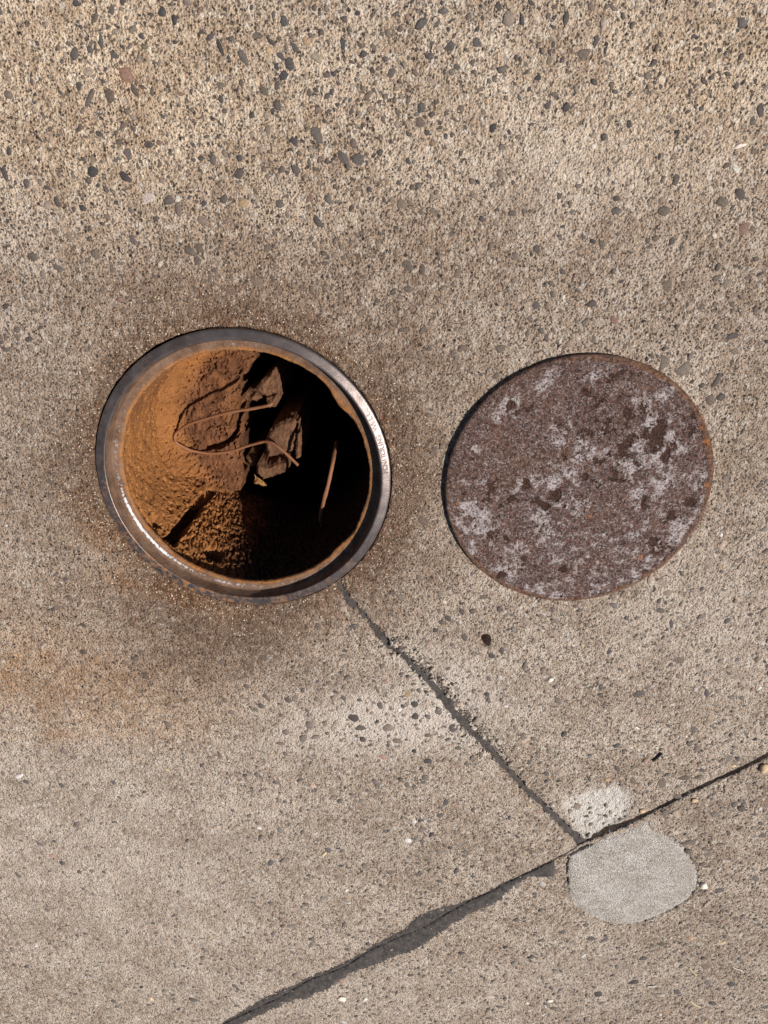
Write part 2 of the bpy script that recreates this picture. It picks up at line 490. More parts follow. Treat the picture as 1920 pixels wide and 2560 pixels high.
def slab_height(x, y):
    far = np.maximum(np.abs(x), np.abs(y + 1))
    near = (far < 3.2)
    z = 0.0030 * fbm(x, y, 5, 3, 11) + 0.0016 * fbm(x, y, 40, 2, 12)
    z = z + near * (0.0016 * fbm(x, y, 110, 2, 13))
    # worn joint edges, spalls
    dA, pA, sA = seg_dist(x, y, JA)
    eA = dA - width_at(pA, JA_W)
    z = z - (0.0045 + 0.004 * np.clip(fbm(x, y, 40, 3, 46), -0.5, 1)) * np.exp(-np.clip(eA, 0, 1) / 0.010)
    spall = sstep(7, 9.5, pA) * sstep(16.5, 13.5, pA) * (sA > 0) * sstep(0.052, 0.012, eA + 0.020 * fbm(x, y, 30, 3, 44))
    z = z - spall * (0.011 + 0.012 * fbm(x, y, 60, 3, 45))
    dB, pB, sB = jb_signed(x, y)
    z = z - 0.003 * np.exp(-np.clip(dB - width_at(pB, JBW) * 0.5, 0, 1) / 0.008)
    sp = poly_sdf(x, y, SPALL) + 0.022 * fbm(x, y, 25, 4, 51, 0.6)
    sm = sstep(-0.010, 0.012, sp) * (sB > 0)
    z = z - sm * (0.006 + 0.008 * fbm(x, y, 45, 4, 52, 0.6))
    r = np.hypot((x - PIT[0]) / 0.013, (y - PIT[1]) / 0.018)
    z = z - 0.040 * sstep(1.15, 0.55, r)
    # bed of the cement patch
    p = poly_sdf(x, y, PATCH) if x.size else 0
    z = z - 0.020 * sstep(-0.004, 0.004, p)
    return z

# stains and wear on the concrete: fields over the ground
def stain_fields(x, y):
    r = np.hypot(x - RING_C[0], y - RING_C[1]) - R_OUT
    wob = fbm(x, y, 4, 3, 61); wob2 = fbm(x, y, 14, 3, 62)
    near = np.exp(-np.clip(r + 0.035 * wob2, 0, 9) / 0.060)
    dirt = 0.95 * near + 0.30 * np.exp(-np.clip(r + 0.10 * wob, 0, 9) / 0.17)
    dirt = dirt + 0.38 * spot(x, y, 1010, 1090, 0.15, 0.34) + 0.16 * spot(x, y, 900, 720, 0.60, 0.13) + 0.12 * spot(x, y, 300, 700, 0.40, 0.10) \
        + 0.75 * spot(x, y, 500, 1610, 0.30, 0.15) + 0.22 * spot(x, y, 1020, 1430, 0.25, 0.12) + 0.18 * spot(x, y, 1500, 640, 0.5, 0.12) \
        + 0.20 * spot(x, y, 1850, 1000, 0.16, 0.5) + 0.25 * spot(x, y, 60, 1150, 0.15, 0.3)
    dirt = np.clip(dirt * (1 + 0.5 * wob + 0.4 * wob2), 0, 1)
    rust = 0.50 * spot(x, y, 40, 1690, 0.26, 0.17) + 0.35 * spot(x, y, 330, 1720, 0.28, 0.13) + 0.35 * spot(x, y, 170, 1838, 0.10, 0.022, 4) \
        + 0.3 * spot(x, y, 400, 1820, 0.18, 0.07) + 0.8 * spot(x, y, 430, 1490, 0.17, 0.030, -20) + 0.5 * spot(x, y, 250, 1330, 0.05, 0.12, 20) \
        + 0.60 * near * (0.7 + wob2) + 0.3 * spot(x, y, 315, 190, 0.03) + 0.15 * spot(x, y, 0, 1500, 0.3, 0.3)
    rust = np.clip(rust * (1 + 0.9 * wob2), 0, 1)
    pale = 1.25 * spot(x, y, 980, 1800, 0.27, 0.11, 10) + 0.95 * spot(x, y, 1500, 2025, 0.085, 0.050) + 0.30 * spot(x, y, 1830, 1560, 0.30, 0.25) \
        + 0.28 * spot(x, y, 300, 2150, 0.65, 0.50) + 0.24 * spot(x, y, 850, 2500, 0.6, 0.18) + 0.30 * spot(x, y, 1440, 420, 0.22, 0.12) \
        + 0.5 * spot(x, y, 1120, 1660, 0.10, 0.06, -45) + 0.25 * spot(x, y, 1480, 2440, 0.3, 0.15) + 0.5 * spot(x, y, 1000, 1640, 0.05, 0.03)
    pale = np.clip(pale * (1 + 0.8 * wob2 + 0.4 * wob), 0, 1)
    cream = np.clip(0.9 * spot(x, y, 120, 150, 0.30, 0.24) + 0.6 * spot(x, y, 1780, 150, 0.28, 0.2) + 0.55 * spot(x, y, 800, 250, 0.7, 0.26), 0, 1)
    grime = 0.35 * spot(x, y, 1800, 2020, 0.16, 0.06, 27) + 0.20 * spot(x, y, 1750, 2400, 0.40, 0.40) + 0.2 * spot(x, y, 900, 2120, 0.5, 0.1)
    dB, pB, sB = jb_signed(x, y)
    grime = grime + 0.5 * np.exp(-dB / 0.012)
    grime = np.clip(grime * (1 + wob2), 0, 1)
    fsp = poly_sdf(x, y, SPALL) + 0.022 * fbm(x, y, 25, 4, 51, 0.6)
    dA, pA, sA = seg_dist(x, y, JA)
    fresh = sstep(-0.022, 0.020, fsp + 0.010 * noise(x * 110, y * 110, 68)) + 0.42 * np.clip(sstep(0.05, 0.01, dA + 0.035 * fbm(x, y, 25, 3, 67)) * sstep(5, 9, pA) * sstep(16, 12.5, pA), 0, 1)
    return dict(dirt=dirt, rust=rust, pale=pale, cream=cream, grime=grime, fresh=np.clip(fresh, 0, 1))

# ---------------------------------------------------------------- pavement slabs
def axis(lo, hi, step, out, grow=1.22):
    a = list(np.arange(lo, hi, step))
    s, v = step, a[-1]
    up = []
    while v < out:
        s *= grow; v += s; up.append(v)
    s, v = step, a[0]
    dn = []
    while v > -out:
        s *= grow; v -= s; dn.append(v)
    return np.array(dn[::-1] + a + up)

GX = axis(-1.55, 1.50, 0.0053, 30)
GY = axis(-2.90, 0.42, 0.0053, 30)

def slab(phi, lo_y=None):
    v, q = implicit_grid(GX, GY, phi, slab_height, skirt=-0.085)
    at = stain_fields(v[:, 0], v[:, 1])
    return v, q, at

v, q, at = slab(phi_up)
slab_a = tag(mesh_np('pavement', v, q, M_CON, attrs=at), 'large weathered concrete slab around the open well', None, None, 'structure')
v, q, at = slab(phi_low)
slab_b = tag(mesh_np('pavement', v, q, M_CON, attrs=at), 'weathered concrete slab beyond the long sealed joint', None, None, 'structure')
# soil under the slabs, open where the well stands
t = np.linspace(0, 2 * np.pi, 97)[:-1]
vi = np.c_[RING_C[0] + 0.36 * np.cos(t), RING_C[1] + 0.36 * np.sin(t), np.full(96, -0.080)]
vo = np.c_[RING_C[0] + 32 * np.cos(t), RING_C[1] + 32 * np.sin(t), np.full(96, -0.080)]
k = np.arange(96); k2 = (k + 1) % 96
ground = tag(mesh_np('ground', np.vstack([vi, vo]), np.c_[k, k + 96, k2 + 96, k2], M_SUB, smooth=False), 'dark soil under the concrete slabs', None, None, 'structure')

# ---------------------------------------------------------------- aggregate in the concrete
def pebble_template(seed, n=8, rings=((1.03, -0.55), (0.93, 0.28), (0.60, 0.86)), angular=0.0):
    r = np.random.default_rng(seed)
    a = np.linspace(0, 2 * np.pi, n + 1)[:-1] + r.uniform(-0.2, 0.2, n)
    rad = (1 + r.uniform(-0.17, 0.14, n)) * (1 + 0.16 * np.cos(2 * a + r.uniform(0, 6)) + 0.10 * np.cos(3 * a + r.uniform(0, 6)))
    tilt = r.uniform(-0.25, 0.25, 2)
    vs_ = []
    for rr, z in rings:
        x, y = rr * rad * np.cos(a), rr * rad * np.sin(a)
        vs_.append(np.c_[x, y, z + (x * tilt[0] + y * tilt[1]) * (1 if z > 0 else 0) + r.uniform(-0.06, 0.06, n)])
    vs_.append(np.array([[0, 0, 1.0]]))
    f = []
    for k in range(len(rings) - 1):
        for i in range(n):
            j = (i + 1) % n
            f += [(k * n + i, k * n + j, (k + 1) * n + j), (k * n + i, (k + 1) * n + j, (k + 1) * n + i)]
    c = len(rings) * n
    for i in range(n): f.append((c - n + i, c - n + (i + 1) % n, c))
    return np.vstack(vs_), np.array(f)

PALETTE = np.array([(.044, .042, .044), (.066, .060, .056), (.100, .082, .068), (.150, .126, .104), (.225, .185, .150), (.34, .25, .155), (.52, .47, .41), (.17, .110, .085), (.088, .086, .080)])
PAL_W = np.array([.20, .23, .25, .18, .08, .006, .012, .022, .03]); PAL_W = PAL_W / PAL_W.sum()

# pebbles that stand out in the photograph: x, y, long side, short side (pixels), angle, colour
NAMED = [(371, 496, 38, 24, 35, 6), (608, 508, 22, 20, 0, 5), (421, 500, 26, 24, 0, 1), (350, 507, 20, 22, 0, 2), (232, 430, 26, 24, 20, 0), (371, 361, 20, 18, 0, 0),
         (225, 243, 18, 46, -35, 1), (186, 135, 18, 30, -20, 0), (253, 103, 14, 30, 0, 0), (724, 161, 28, 26, 0, 0), (737, 118, 16, 28, 50, 1), (609, 145, 22, 38, 25, 1),
         (710, 52, 18, 28, 10, 0), (550, 118, 14, 34, 15, 0), (674, 127, 20, 18, 0, 5), (765, 104, 20, 20, 0, 5), (791, 144, 34, 18, 0, 4), (857, 394, 26, 30, 20, 1),
         (736, 353, 20, 18, 0, 0), (598, 395, 20, 14, 10, 0), (660, 228, 20, 24, 40, 2), (693, 262, 24, 20, 0, 1), (712, 262, 34, 14, -15, 1), (275, 240, 30, 30, 0, 2),
         (332, 600, 22, 22, 0, 1), (82, 642, 28, 22, 0, 1), (12, 435, 16, 32, 0, 0), (240, 636, 28, 22, 0, 2), (475, 628, 26, 24, 30, 1), (497, 620, 24, 22, 0, 2),
         (445, 525, 20, 30, 0, 2), (143, 505, 16, 24, 0, 0), (207, 520, 20, 16, 0, 0), (316, 188, 44, 34, 0, 7), (659, 738, 18, 26, 0, 6), (645, 705, 32, 24, 0, 3),
         (795, 555, 22, 30, 30, 0), (820, 498, 20, 20, 0, 8), (700, 510, 22, 20, 0, 8), (560, 497, 14, 26, -30, 1), (405, 30, 20, 24, 0, 0), (280, 25, 16, 20, 0, 0),
         (395, 40, 22, 20, 0, 0), (437, 50, 16, 22, 0, 0), (1053, 60, 34, 20, 30, 0), (1305, 50, 14, 28, 20, 0), (1415, 45, 20, 26, -20, 0), (1053, 268, 18, 26, 0, 8),
         (1050, 306, 26, 26, 0, 2), (1415, 268, 20, 22, 0, 0), (1370, 263, 16, 22, -20, 1), (1459, 135, 36, 24, 0, 2), (1617, 275, 20, 16, 0, 6), (1219, 252, 12, 12, 0, 5),
         (1018, 663, 30, 26, 0, 1), (1030, 645, 18, 22, 0, 1), (1055, 675, 18, 24, 0, 1), (1145, 682, 14, 30, -20, 2), (1660, 528, 36, 22, 20, 2), (1540, 527, 24, 20, 40, 1),
         (1668, 715, 34, 26, 0, 2), (1805, 505, 34, 22, 20, 2), (1850, 485, 28, 26, 0, 1), (1859, 572, 30, 32, 0, 7), (1785, 588, 16, 14, 0, 6), (1410, 442, 14, 14, 0, 6),
         (1485, 365, 14, 20, -40, 6), (1849, 365, 28, 10, 15, 6), (1900, 275, 22, 26, 0, 1), (1855, 58, 24, 26, 0, 1), (1340, 765, 26, 22, 0, 1), (1480, 760, 30, 16, 20, 1),
         (1366, 845, 16, 20, 0, 1), (1251, 872, 26, 22, 0, 2), (1425, 860, 22, 20, 0, 4), (1710, 923, 40, 34, 0, 3), (1662, 906, 24, 30, -30, 3), (1791, 952, 16, 46, -25, 1),
         (1776, 1000, 30, 26, 20, 2), (1803, 993, 20, 18, 0, 1), (1072, 1013, 18, 20, 0, 6), (1105, 1156, 14, 14, 0, 4), (1240, 940, 22, 18, 0, 1), (1222, 1008, 16, 14, 0, 1),
         (1053, 1243, 26, 22, 0, 1), (1060, 1302, 28, 26, 0, 2), (827, 1508, 14, 16, 0, 5), (858, 1523, 20, 18, 0, 6), (1111, 1506, 14, 10, 0, 6), (1105, 1556, 16, 14, 0, 1),
         (1120, 1545, 20, 18, 0, 1), (1155, 1530, 16, 18, 0, 1), (1182, 1528, 20, 18, 0, 2), (1160, 1592, 20, 24, 0, 0), (1254, 1625, 16, 18, 0, 0), (1229, 1639, 18, 18, 0, 0),
         (1087, 1575, 14, 16, 0, 0), (1211, 1493, 28, 12, 5, 3), (1020, 1735, 22, 20, 10, 5), (1036, 1760, 24, 18, 20, 0), (1047, 1727, 14, 12, 0, 8), (1038, 1790, 18, 22, 0, 0),
         (884, 1794, 30, 24, 0, 1), (901, 1819, 24, 18, 0, 1), (970, 1818, 26, 26, 0, 3), (950, 1764, 18, 20, 0, 1), (907, 1848, 18, 16, 0, 1), (1070, 1838, 18, 14, 0, 1),
         (1133, 1822, 22, 26, 30, 1), (1069, 1903, 20, 16, 0, 0), (1035, 1878, 14, 14, 0, 0), (1217, 1735, 16, 12, 0, 0), (1210, 1740, 18, 14, 0, 5), (558, 1570, 30, 24, 20, 3),
         (680, 1578, 20, 12, 0, 5), (658, 1644, 22, 16, 20, 0), (614, 1655, 16, 14, 0, 0), (615, 1715, 18, 14, 0, 1), (667, 1744, 14, 26, 30, 2), (653, 1765, 18, 16, 0, 1),
         (208, 1630, 22, 14, 10, 0), (365, 1690, 20, 18, 0, 0), (338, 1647, 20, 16, 0, 1), (243, 1648, 16, 24, -35, 5), (132, 1524, 14, 12, 0, 0), (209, 1563, 18, 12, 0, 0),
         (1755, 2212, 24, 20, 0, 6), (1852, 2073, 22, 18, 0, 3), (1853, 2022, 24, 18, 0, 1), (1770, 2135, 22, 16, 0, 3), (1800, 2225, 28, 16, 20, 1), (1722, 2105, 34, 16, 10, 2),
         (1655, 1960, 28, 24, 0, 2), (1720, 2127, 24, 16, 0, 2), (1607, 2025, 18, 12, 20, 5), (1710, 1945, 26, 16, 0, 2), (1518, 1950, 14, 12, 0, 5), (1478, 2347, 28, 16, 15, 1),
         (1405, 2330, 24, 14, 0, 1), (1495, 2485, 26, 20, 10, 0), (1608, 2395, 22, 14, 10, 1), (1653, 2360, 20, 16, 0, 1), (1692, 2480, 20, 16, 0, 0), (1583, 2455, 26, 16, 10, 1),
         (1781, 2508, 22, 14, 0, 1), (1828, 2460, 28, 16, 10, 1), (1765, 2416, 30, 18, 10, 3), (1727, 2345, 16, 14, 0, 5), (1374, 2500, 18, 10, 0, 6), (1500, 2388, 14, 8, 0, 6),
         (855, 2497, 26, 18, 10, 6), (1223, 2492, 24, 14, 0, 6), (1378, 2500, 18, 10, 0, 6), (1300, 2270, 20, 12, 0, 8), (1290, 2300, 16, 14, 0, 8), (1415, 2330, 28, 16, 15, 1)]

def region_density(px, py):
    d = 0.75 + 0.5 * np.exp(-((px - 650) / 600) ** 2 - ((py - 150) / 330) ** 2)
    d = d - 0.62 * np.exp(-((px - 250) / 600) ** 2 - ((py - 2150) / 460) ** 2) - 0.35 * np.exp(-((px - 1500) / 420) ** 2 - ((py - 500) / 260) ** 2) \
        - 0.3 * np.exp(-((px - 100) / 380) ** 2 - ((py - 1650) / 260) ** 2)
    d = d + 0.35 * np.exp(-((px - 800) / 220) ** 2 - ((py - 1850) / 260) ** 2) + 0.45 * np.exp(-((px - 1800) / 260) ** 2 - ((py - 2200) / 330) ** 2)
    return np.clip(d, 0.12, 1.3)

def solid_here(x, y):
    ok = np.hypot(x - RING_C[0], y - RING_C[1]) > R_OUT + 0.014
    ok &= np.hypot(x - LID_C[0], y - LID_C[1]) > R_LID - 0.02
    dA, pA, _ = seg_dist(x, y, JA); ok &= dA > width_at(pA, JA_W) + 0.008
    dB, pB, _ = jb_signed(x, y); ok &= dB > 0.010
    ok &= poly_sdf(x, y, PATCH) < -0.004
    ok &= np.hypot(x - PIT[0], y - PIT[1]) > 0.02
    ok &= (poly_sdf(x, y, SPALL) < 0.0) | (_hash(np.floor(x * 4000), np.floor(y * 4000), 3) < 28000)
    return ok

# collect pebbles: x, y, a, b, angle, colour index
plist = []
for (px, py, a, b_, ang, ci) in NAMED:
    x, y = G(px, py)
    s = float(px_scale(np.array(x), np.array(y)))
    plist.append((x, y, a / 2 / s, b_ / 2 / s * 1.08, math.radians(ang), ci))
NT = 46000
cx_, cy_ = rng.uniform(-1.75, 1.65, NT), rng.uniform(-3.0, 0.50, NT)
ppx, ppy = to_px(cx_, cy_)
clump = 0.5 + 0.9 * fbm(cx_, cy_, 6, 3, 71)
keep = (rng.uniform(0, 1.15, NT) < region_density(ppx, ppy) * np.clip(clump + 0.35, 0.1, 1.4)) & solid_here(cx_, cy_) & (ppx > -330) & (ppx < 2250)
cx_, cy_ = cx_[keep], cy_[keep]
rad = np.exp(rng.normal(math.log(0.0037), 0.36, len(cx_)))
rad = np.clip(rad * (1 + 0.35 * sstep(900, 2200, to_px(cx_, cy_)[1])), 0.0027, 0.0125)
for x, y, r_ in zip(cx_, cy_, rad):
    asp = rng.uniform(0.45, 1.0)
    plist.append((x, y, r_ / math.sqrt(asp), r_ * math.sqrt(asp), rng.uniform(0, math.pi), -1))
P = np.array(plist)
order = np.r_[np.arange(len(NAMED)), len(NAMED) + np.argsort(-P[len(NAMED):, 2])]
P = P[order]
cellmap, keep = {}, []
for i, (x, y, a, b_, an, ci) in enumerate(P):
    kx, ky = int(x // 0.03), int(y // 0.03)
    m = max(a, b_)
    hit = False
    for dx in (-1, 0, 1):
        for dy in (-1, 0, 1):
            for j in cellmap.get((kx + dx, ky + dy), ()):
                if (P[j, 0] - x) ** 2 + (P[j, 1] - y) ** 2 < (0.86 * (m + max(P[j, 2], P[j, 3]))) ** 2:
                    hit = True; break
            if hit: break
        if hit: break
    if hit: continue
    cellmap.setdefault((kx, ky), []).append(i); keep.append(i)
P = P[keep]
ok = solid_here(P[:, 0], P[:, 1]); P = P[ok]
nP = len(P)
pcol = PALETTE[rng.choice(len(PALETTE), nP, p=PAL_W)]
pcol = np.minimum(pcol * (1 + 0.55 * sstep(700, 1700, to_px(P[:, 0], P[:, 1])[1]))[:, None], 0.48)
named = P[:, 5] >= 0
pcol[named] = PALETTE[P[named, 5].astype(int)]
pcol = pcol * rng.uniform(0.75, 1.3, (nP, 1)) * rng.uniform(0.96, 1.04, (nP, 3)) * np.array((1.05, 0.99, 0.96))
dust = (rng.uniform(0, 1, nP) ** 1.4 * np.where(named, 0.15, 0.14 + 0.42 * sstep(300, 1100, to_px(P[:, 0], P[:, 1])[1])))[:, None]
pcol = pcol * (1 - dust) + np.array((.235, .188, .150)) * dust
st = stain_fields(P[:, 0], P[:, 1])
cover = np.clip(1.05 * st['dirt'] ** 1.3, 0, 0.93)[:, None]
pcol = pcol * (1 - cover) + np.array((.115, .080, .058)) * cover
pcol = pcol * (1 - 0.4 * st['rust'][:, None]) + np.array((.22, .12, .055)) * 0.4 * st['rust'][:, None]
hz = np.clip(0.34 * np.sqrt(P[:, 2] * P[:, 3]), 0.0008, 0.0034) * rng.uniform(0.5, 1.25, nP) * (1 - 0.7 * cover[:, 0])
pz = slab_height(P[:, 0], P[:, 1]) + 0.0003
ppx, ppy = to_px(P[:, 0], P[:, 1])
shown = (ppx > 0) & (ppx < IMG_W) & (ppy > 0) & (ppy < IMG_H)
size_px = np.sqrt(P[:, 2] * P[:, 3]) * px_scale(P[:, 0], P[:, 1]) * shown
upper = (lambda d: d[2] > 0)(jb_signed(P[:, 0], P[:, 1]))
TEMPL = [pebble_template(100 + i) for i in range(14)]
var = rng.integers(0, 14, nP)
rank = np.argsort(-size_px)
single = np.zeros(nP, bool)
single[rank[:298]] = True
pmesh = []
for tv, tf in TEMPL:
    me = bpy.data.meshes.new('pebble')
    me.from_pydata(tv.tolist(), [], tf.tolist())
    me.polygons.foreach_set('use_smooth', np.ones(len(tf), bool))
    me.materials.append(M_PEB)
    pmesh.append(me)
for i in np.nonzero(single)[0]:
    o = bpy.data.objects.new('pebble', pmesh[var[i]])
    col.objects.link(o)
    o.parent = slab_a if upper[i] else slab_b
    o.location = (P[i, 0], P[i, 1], pz[i])
    o.rotation_euler = (0, 0, P[i, 4])
    o.scale = (P[i, 2], P[i, 3], hz[i])
    o.color = (*pcol[i], 1)

def scatter(name, sel, parent, templs, tv_idx, P, pz, hz, pcol):
    V, F, Cc, off = [], [], [], 0
    for k, (tv, tf) in enumerate(templs):
        s = np.nonzero(sel & (tv_idx == k))[0]
        if not len(s): continue
        ca, sa = np.cos(P[s, 4])[:, None], np.sin(P[s, 4])[:, None]
        lx, ly = tv[None, :, 0] * P[s, 2][:, None], tv[None, :, 1] * P[s, 3][:, None]
        vv = np.stack([P[s, 0][:, None] + ca * lx - sa * ly, P[s, 1][:, None] + sa * lx + ca * ly, pz[s][:, None] + tv[None, :, 2] * hz[s][:, None]], -1)
        n = len(tv)
        F.append((tf[None] + (np.arange(len(s)) * n)[:, None, None] + off).reshape(-1, 3))
        V.append(vv.reshape(-1, 3)); Cc.append(np.repeat(pcol[s], n, 0)); off += len(s) * n
    o = mesh_np(name, np.vstack(V), np.vstack(F), M_AGG, parent, cols=np.vstack(Cc))
    o['kind'] = 'stuff'
    return o

scatter('pebbles', ~single & upper, slab_a, TEMPL, var, P, pz, hz, pcol)
scatter('pebbles', ~single & ~upper, slab_b, TEMPL, var, P, pz, hz, pcol)
# coarse sand grains worn out of the mortar
NG = 62000
gx_, gy_ = rng.uniform(-1.65, 1.55, NG), rng.uniform(-2.9, 0.42, NG)
gk = solid_here(gx_, gy_)
qx, qy = to_px(gx_, gy_)
gk &= (qx > -120) & (qx < 2040) & (rng.uniform(0, 1, NG) < np.clip(0.10 + 0.75 * region_density(qx, qy) * sstep(1500, 200, qy) + 0.40 * region_density(qx, qy), 0, 1) * np.clip(0.55 + 1.3 * fbm(gx_, gy_, 9, 3, 75), 0.1, 1))
gx_, gy_ = gx_[gk], gy_[gk]
nG = len(gx_)
ga = rng.uniform(0.0013, 0.0030, nG)
Gp = np.c_[gx_, gy_, ga * rng.uniform(0.9, 1.4, nG), ga * rng.uniform(0.6, 1.0, nG), rng.uniform(0, 3.14, nG)]
gcol = PALETTE[rng.choice(len(PALETTE), nG, p=PAL_W)] * (rng.uniform(0.8, 1.9, (nG, 1)) * np.where(to_px(gx_, gy_)[1] < 700, 0.7, 1.0)[:, None]) * np.array((1.06, 0.99, 0.94))
gst = stain_fields(gx_, gy_)
cov = np.clip(1.1 * gst['dirt'], 0, 0.95)[:, None]
gcol = gcol * (1 - cov) + np.array((.13, .09, .065)) * cov
GT = [pebble_template(300 + i, 5, ((1.0, -0.5), (0.80, 0.6))) for i in range(6)]
gvar = rng.integers(0, 6, nG)
gup = jb_signed(gx_, gy_)[2] > 0
gz = slab_height(gx_, gy_)
scatter('sand_grains', gup, slab_a, GT, gvar, Gp, gz, ga * 0.5, gcol)
scatter('sand_grains', ~gup, slab_b, GT, gvar, Gp, gz, ga * 0.5, gcol)

# pale grit lying in the dirt round the frame
NQ = 2600
aq = rng.uniform(0, 2 * np.pi, NQ); rq = R_OUT + 0.006 + np.abs(rng.normal(0, 0.075, NQ))
Qx, Qy = RING_C[0] + rq * np.cos(aq), RING_C[1] + rq * np.sin(aq)
dA_, pA_, _ = seg_dist(Qx, Qy, JA)
kq = (dA_ > width_at(pA_, JA_W) + 0.004) & (np.hypot(Qx - LID_C[0], Qy - LID_C[1]) > R_LID + 0.002)
Qx, Qy = Qx[kq], Qy[kq]; nQ = len(Qx)
qa = rng.uniform(0.0008, 0.0019, nQ)
Qp = np.c_[Qx, Qy, qa * rng.uniform(0.9, 1.4, nQ), qa, rng.uniform(0, 3.14, nQ)]
qcol = np.array([(.50, .40, .30), (.62, .55, .46), (.36, .24, .15), (.12, .085, .06)])[rng.integers(0, 4, nQ)]
scatter('grit', np.ones(nQ, bool), slab_a, GT, rng.integers(0, 6, nQ), Qp, slab_height(Qx, Qy) + 0.0004, qa * 0.9, qcol)

# ---------------------------------------------------------------- joint sealant and cement patch
def strip_grid(line, pad, step):
    lo, hi = line.min(0) - pad, line.max(0) + pad
    return np.arange(lo[0], hi[0], step), np.arange(lo[1], hi[1], step)

def phi_seal_a(x, y):
    d, p, s = seg_dist(x, y, JA)
    return width_at(p, JA_W) + 0.0085 - d + 0.004 * noise(x * 50, y * 50, 80)
def z_seal_a(x, y):
    d, p, s = seg_dist(x, y, JA)
    return -0.0115 + 0.0045 * fbm(x, y, 30, 3, 81) + 0.0030 * sstep(3.5, 1.0, p) + 0.0012 * noise(x * 180, y * 180, 82)
xs, ys = strip_grid(JA, 0.04, 0.0035)
v, q = implicit_grid(xs, ys, phi_seal_a, z_seal_a, skirt=-0.05)
tag(mesh_np('joint_sealant', v, q, M_SEAL), 'narrow dark sealant strip running from the open well to the long joint', 'joint sealant', 'sealant in the slab joints')

_up = [(70, 856), (200, 775), (330, 722), (450, 662), (570, 612), (640, 578), (720, 525), (850, 455), (900, 405), (1000, 362), (1090, 342), (1200, 302), (1300, 250), (1400, 205), (1500, 156), (1552, 130)]
_lo = [(1568, 180), (1540, 212), (1450, 208), (1370, 248), (1290, 325), (1200, 368), (1100, 420), (1000, 490), (900, 560), (800, 590), (700, 630), (600, 662), (520, 722), (400, 780), (300, 800), (200, 850), (100, 895), (-60, 985), (-260, 1090), (-280, 1060)]
SMEAR = GP([(560 + .5304 * x, 2080 + .5304 * y) for x, y in [(-260, 1030), (-80, 940)] + _up + _lo])
def phi_smear(x, y):
    d, p, s = jb_signed(x, y)
    return np.minimum(poly_sdf(x, y, SMEAR) + 0.014 * fbm(x, y, 28, 4, 85, 0.65) + 0.007 * noise(x * 120, y * 120, 86), d - 0.0016 - 0.001 * noise(x * 40, y * 40, 87))
def z_smear(x, y):
    return slab_height(x, y) + 0.0003 + 0.0026 * sstep(0, 0.018, poly_sdf(x, y, SMEAR)) + 0.0007 * noise(x * 120, y * 120, 88)
xs, ys = strip_grid(SMEAR, 0.03, 0.0035)
v, q = implicit_grid(xs, ys, phi_smear, z_smear, skirt=-0.02)
tag(mesh_np('joint_sealant', v, q, M_SEAL), 'wide smeared dark sealant with a thin crack along the bottom joint', 'joint sealant', 'sealant in the slab joints')
# bed of old sealant deep in the open half of the long joint
_line = JB[15:]
def phi_bed(x, y):
    d, p, s = seg_dist(x, y, _line[:-1])
    return 0.030 - d
def z_bed(x, y):
    return -0.034 + 0.010 * fbm(x, y, 35, 3, 90)
xs, ys = strip_grid(_jb[13:], 0.04, 0.006)
v, q = implicit_grid(xs, ys, phi_bed, z_bed)
tag(mesh_np('joint_sealant', v, q, M_SEAL), 'sunken dark filler at the bottom of the open joint beside the grey patch', 'joint sealant', 'sealant in the slab joints')

NC = 560
pc = rng.uniform(5.5, 17.5, NC); ic = pc.astype(int); fc = (pc - ic)[:, None]
bx = JA[ic] * (1 - fc) + JA[ic + 1] * fc
dv = JA[ic + 1] - JA[ic]; dv /= np.linalg.norm(dv, axis=1)[:, None]
nv_ = np.c_[-dv[:, 1], dv[:, 0]]
offc = width_at(pc, JA_W) * 0.8 + np.abs(rng.normal(0, 0.016, NC))
sgn = np.where(rng.uniform(0, 1, NC) < 0.82, 1.0, -1.0)
bx = bx + nv_ * (offc * sgn)[:, None]
okc = (pc < 14.5) | (rng.uniform(0, 1, NC) < 0.25)
bx = bx[okc]; nC = len(bx)
ra = 0.0018 + 0.0022 * rng.pareto(2.6, nC); ra = np.clip(ra, 0.0018, 0.0075)
Cp = np.c_[bx, ra * rng.uniform(0.9, 1.5, nC), ra * rng.uniform(0.7, 1.0, nC), rng.uniform(0, 3.14, nC)]
ccol = np.array([(.38, .32, .265), (.28, .235, .19), (.46, .40, .34), (.10, .085, .072), (.19, .155, .125)])[rng.integers(0, 5, nC)]
zc = np.maximum(slab_height(bx[:, 0], bx[:, 1]), -0.012)
o = scatter('concrete_crumbs', np.ones(nC, bool), None, TEMPL, rng.integers(0, 14, nC), Cp, zc + 0.0006, ra * 0.95, ccol)
tag(o, 'loose crumbs of broken concrete along the narrow sealant strip')

def phi_patch(x, y):
    c = PATCH.mean(0)
    ang = np.degrees(np.arctan2(y - c[1], x - c[0]))
    left = np.exp(-((((ang - 172) + 180) % 360 - 180) / 26.0) ** 2) * 0.0048
    top = np.exp(-((((ang - 42) + 180) % 360 - 180) / 24.0) ** 2) * 0.0034
    return poly_sdf(x, y, PATCH) + 0.016 * fbm(x, y, 55, 4, 95, 0.75) + 0.009 - np.minimum(1, (left + top) / 0.0012) * 0.0085 - left - top
def z_patch(x, y):
    return 0.0016 * fbm(x, y, 9, 3, 96) + 0.0007 * noise(x * 150, y * 150, 97) + 0.0016 - 0.0058 * sstep(0.016, -0.008, poly_sdf(x, y, PATCH) + 0.020 * fbm(x, y, 50, 4, 98, 0.65))
lo, hi = PATCH.min(0) - 0.03, PATCH.max(0) + 0.03
v, q = implicit_grid(np.arange(lo[0], hi[0], 0.004), np.arange(lo[1], hi[1], 0.004), phi_patch, z_patch, skirt=-0.019)
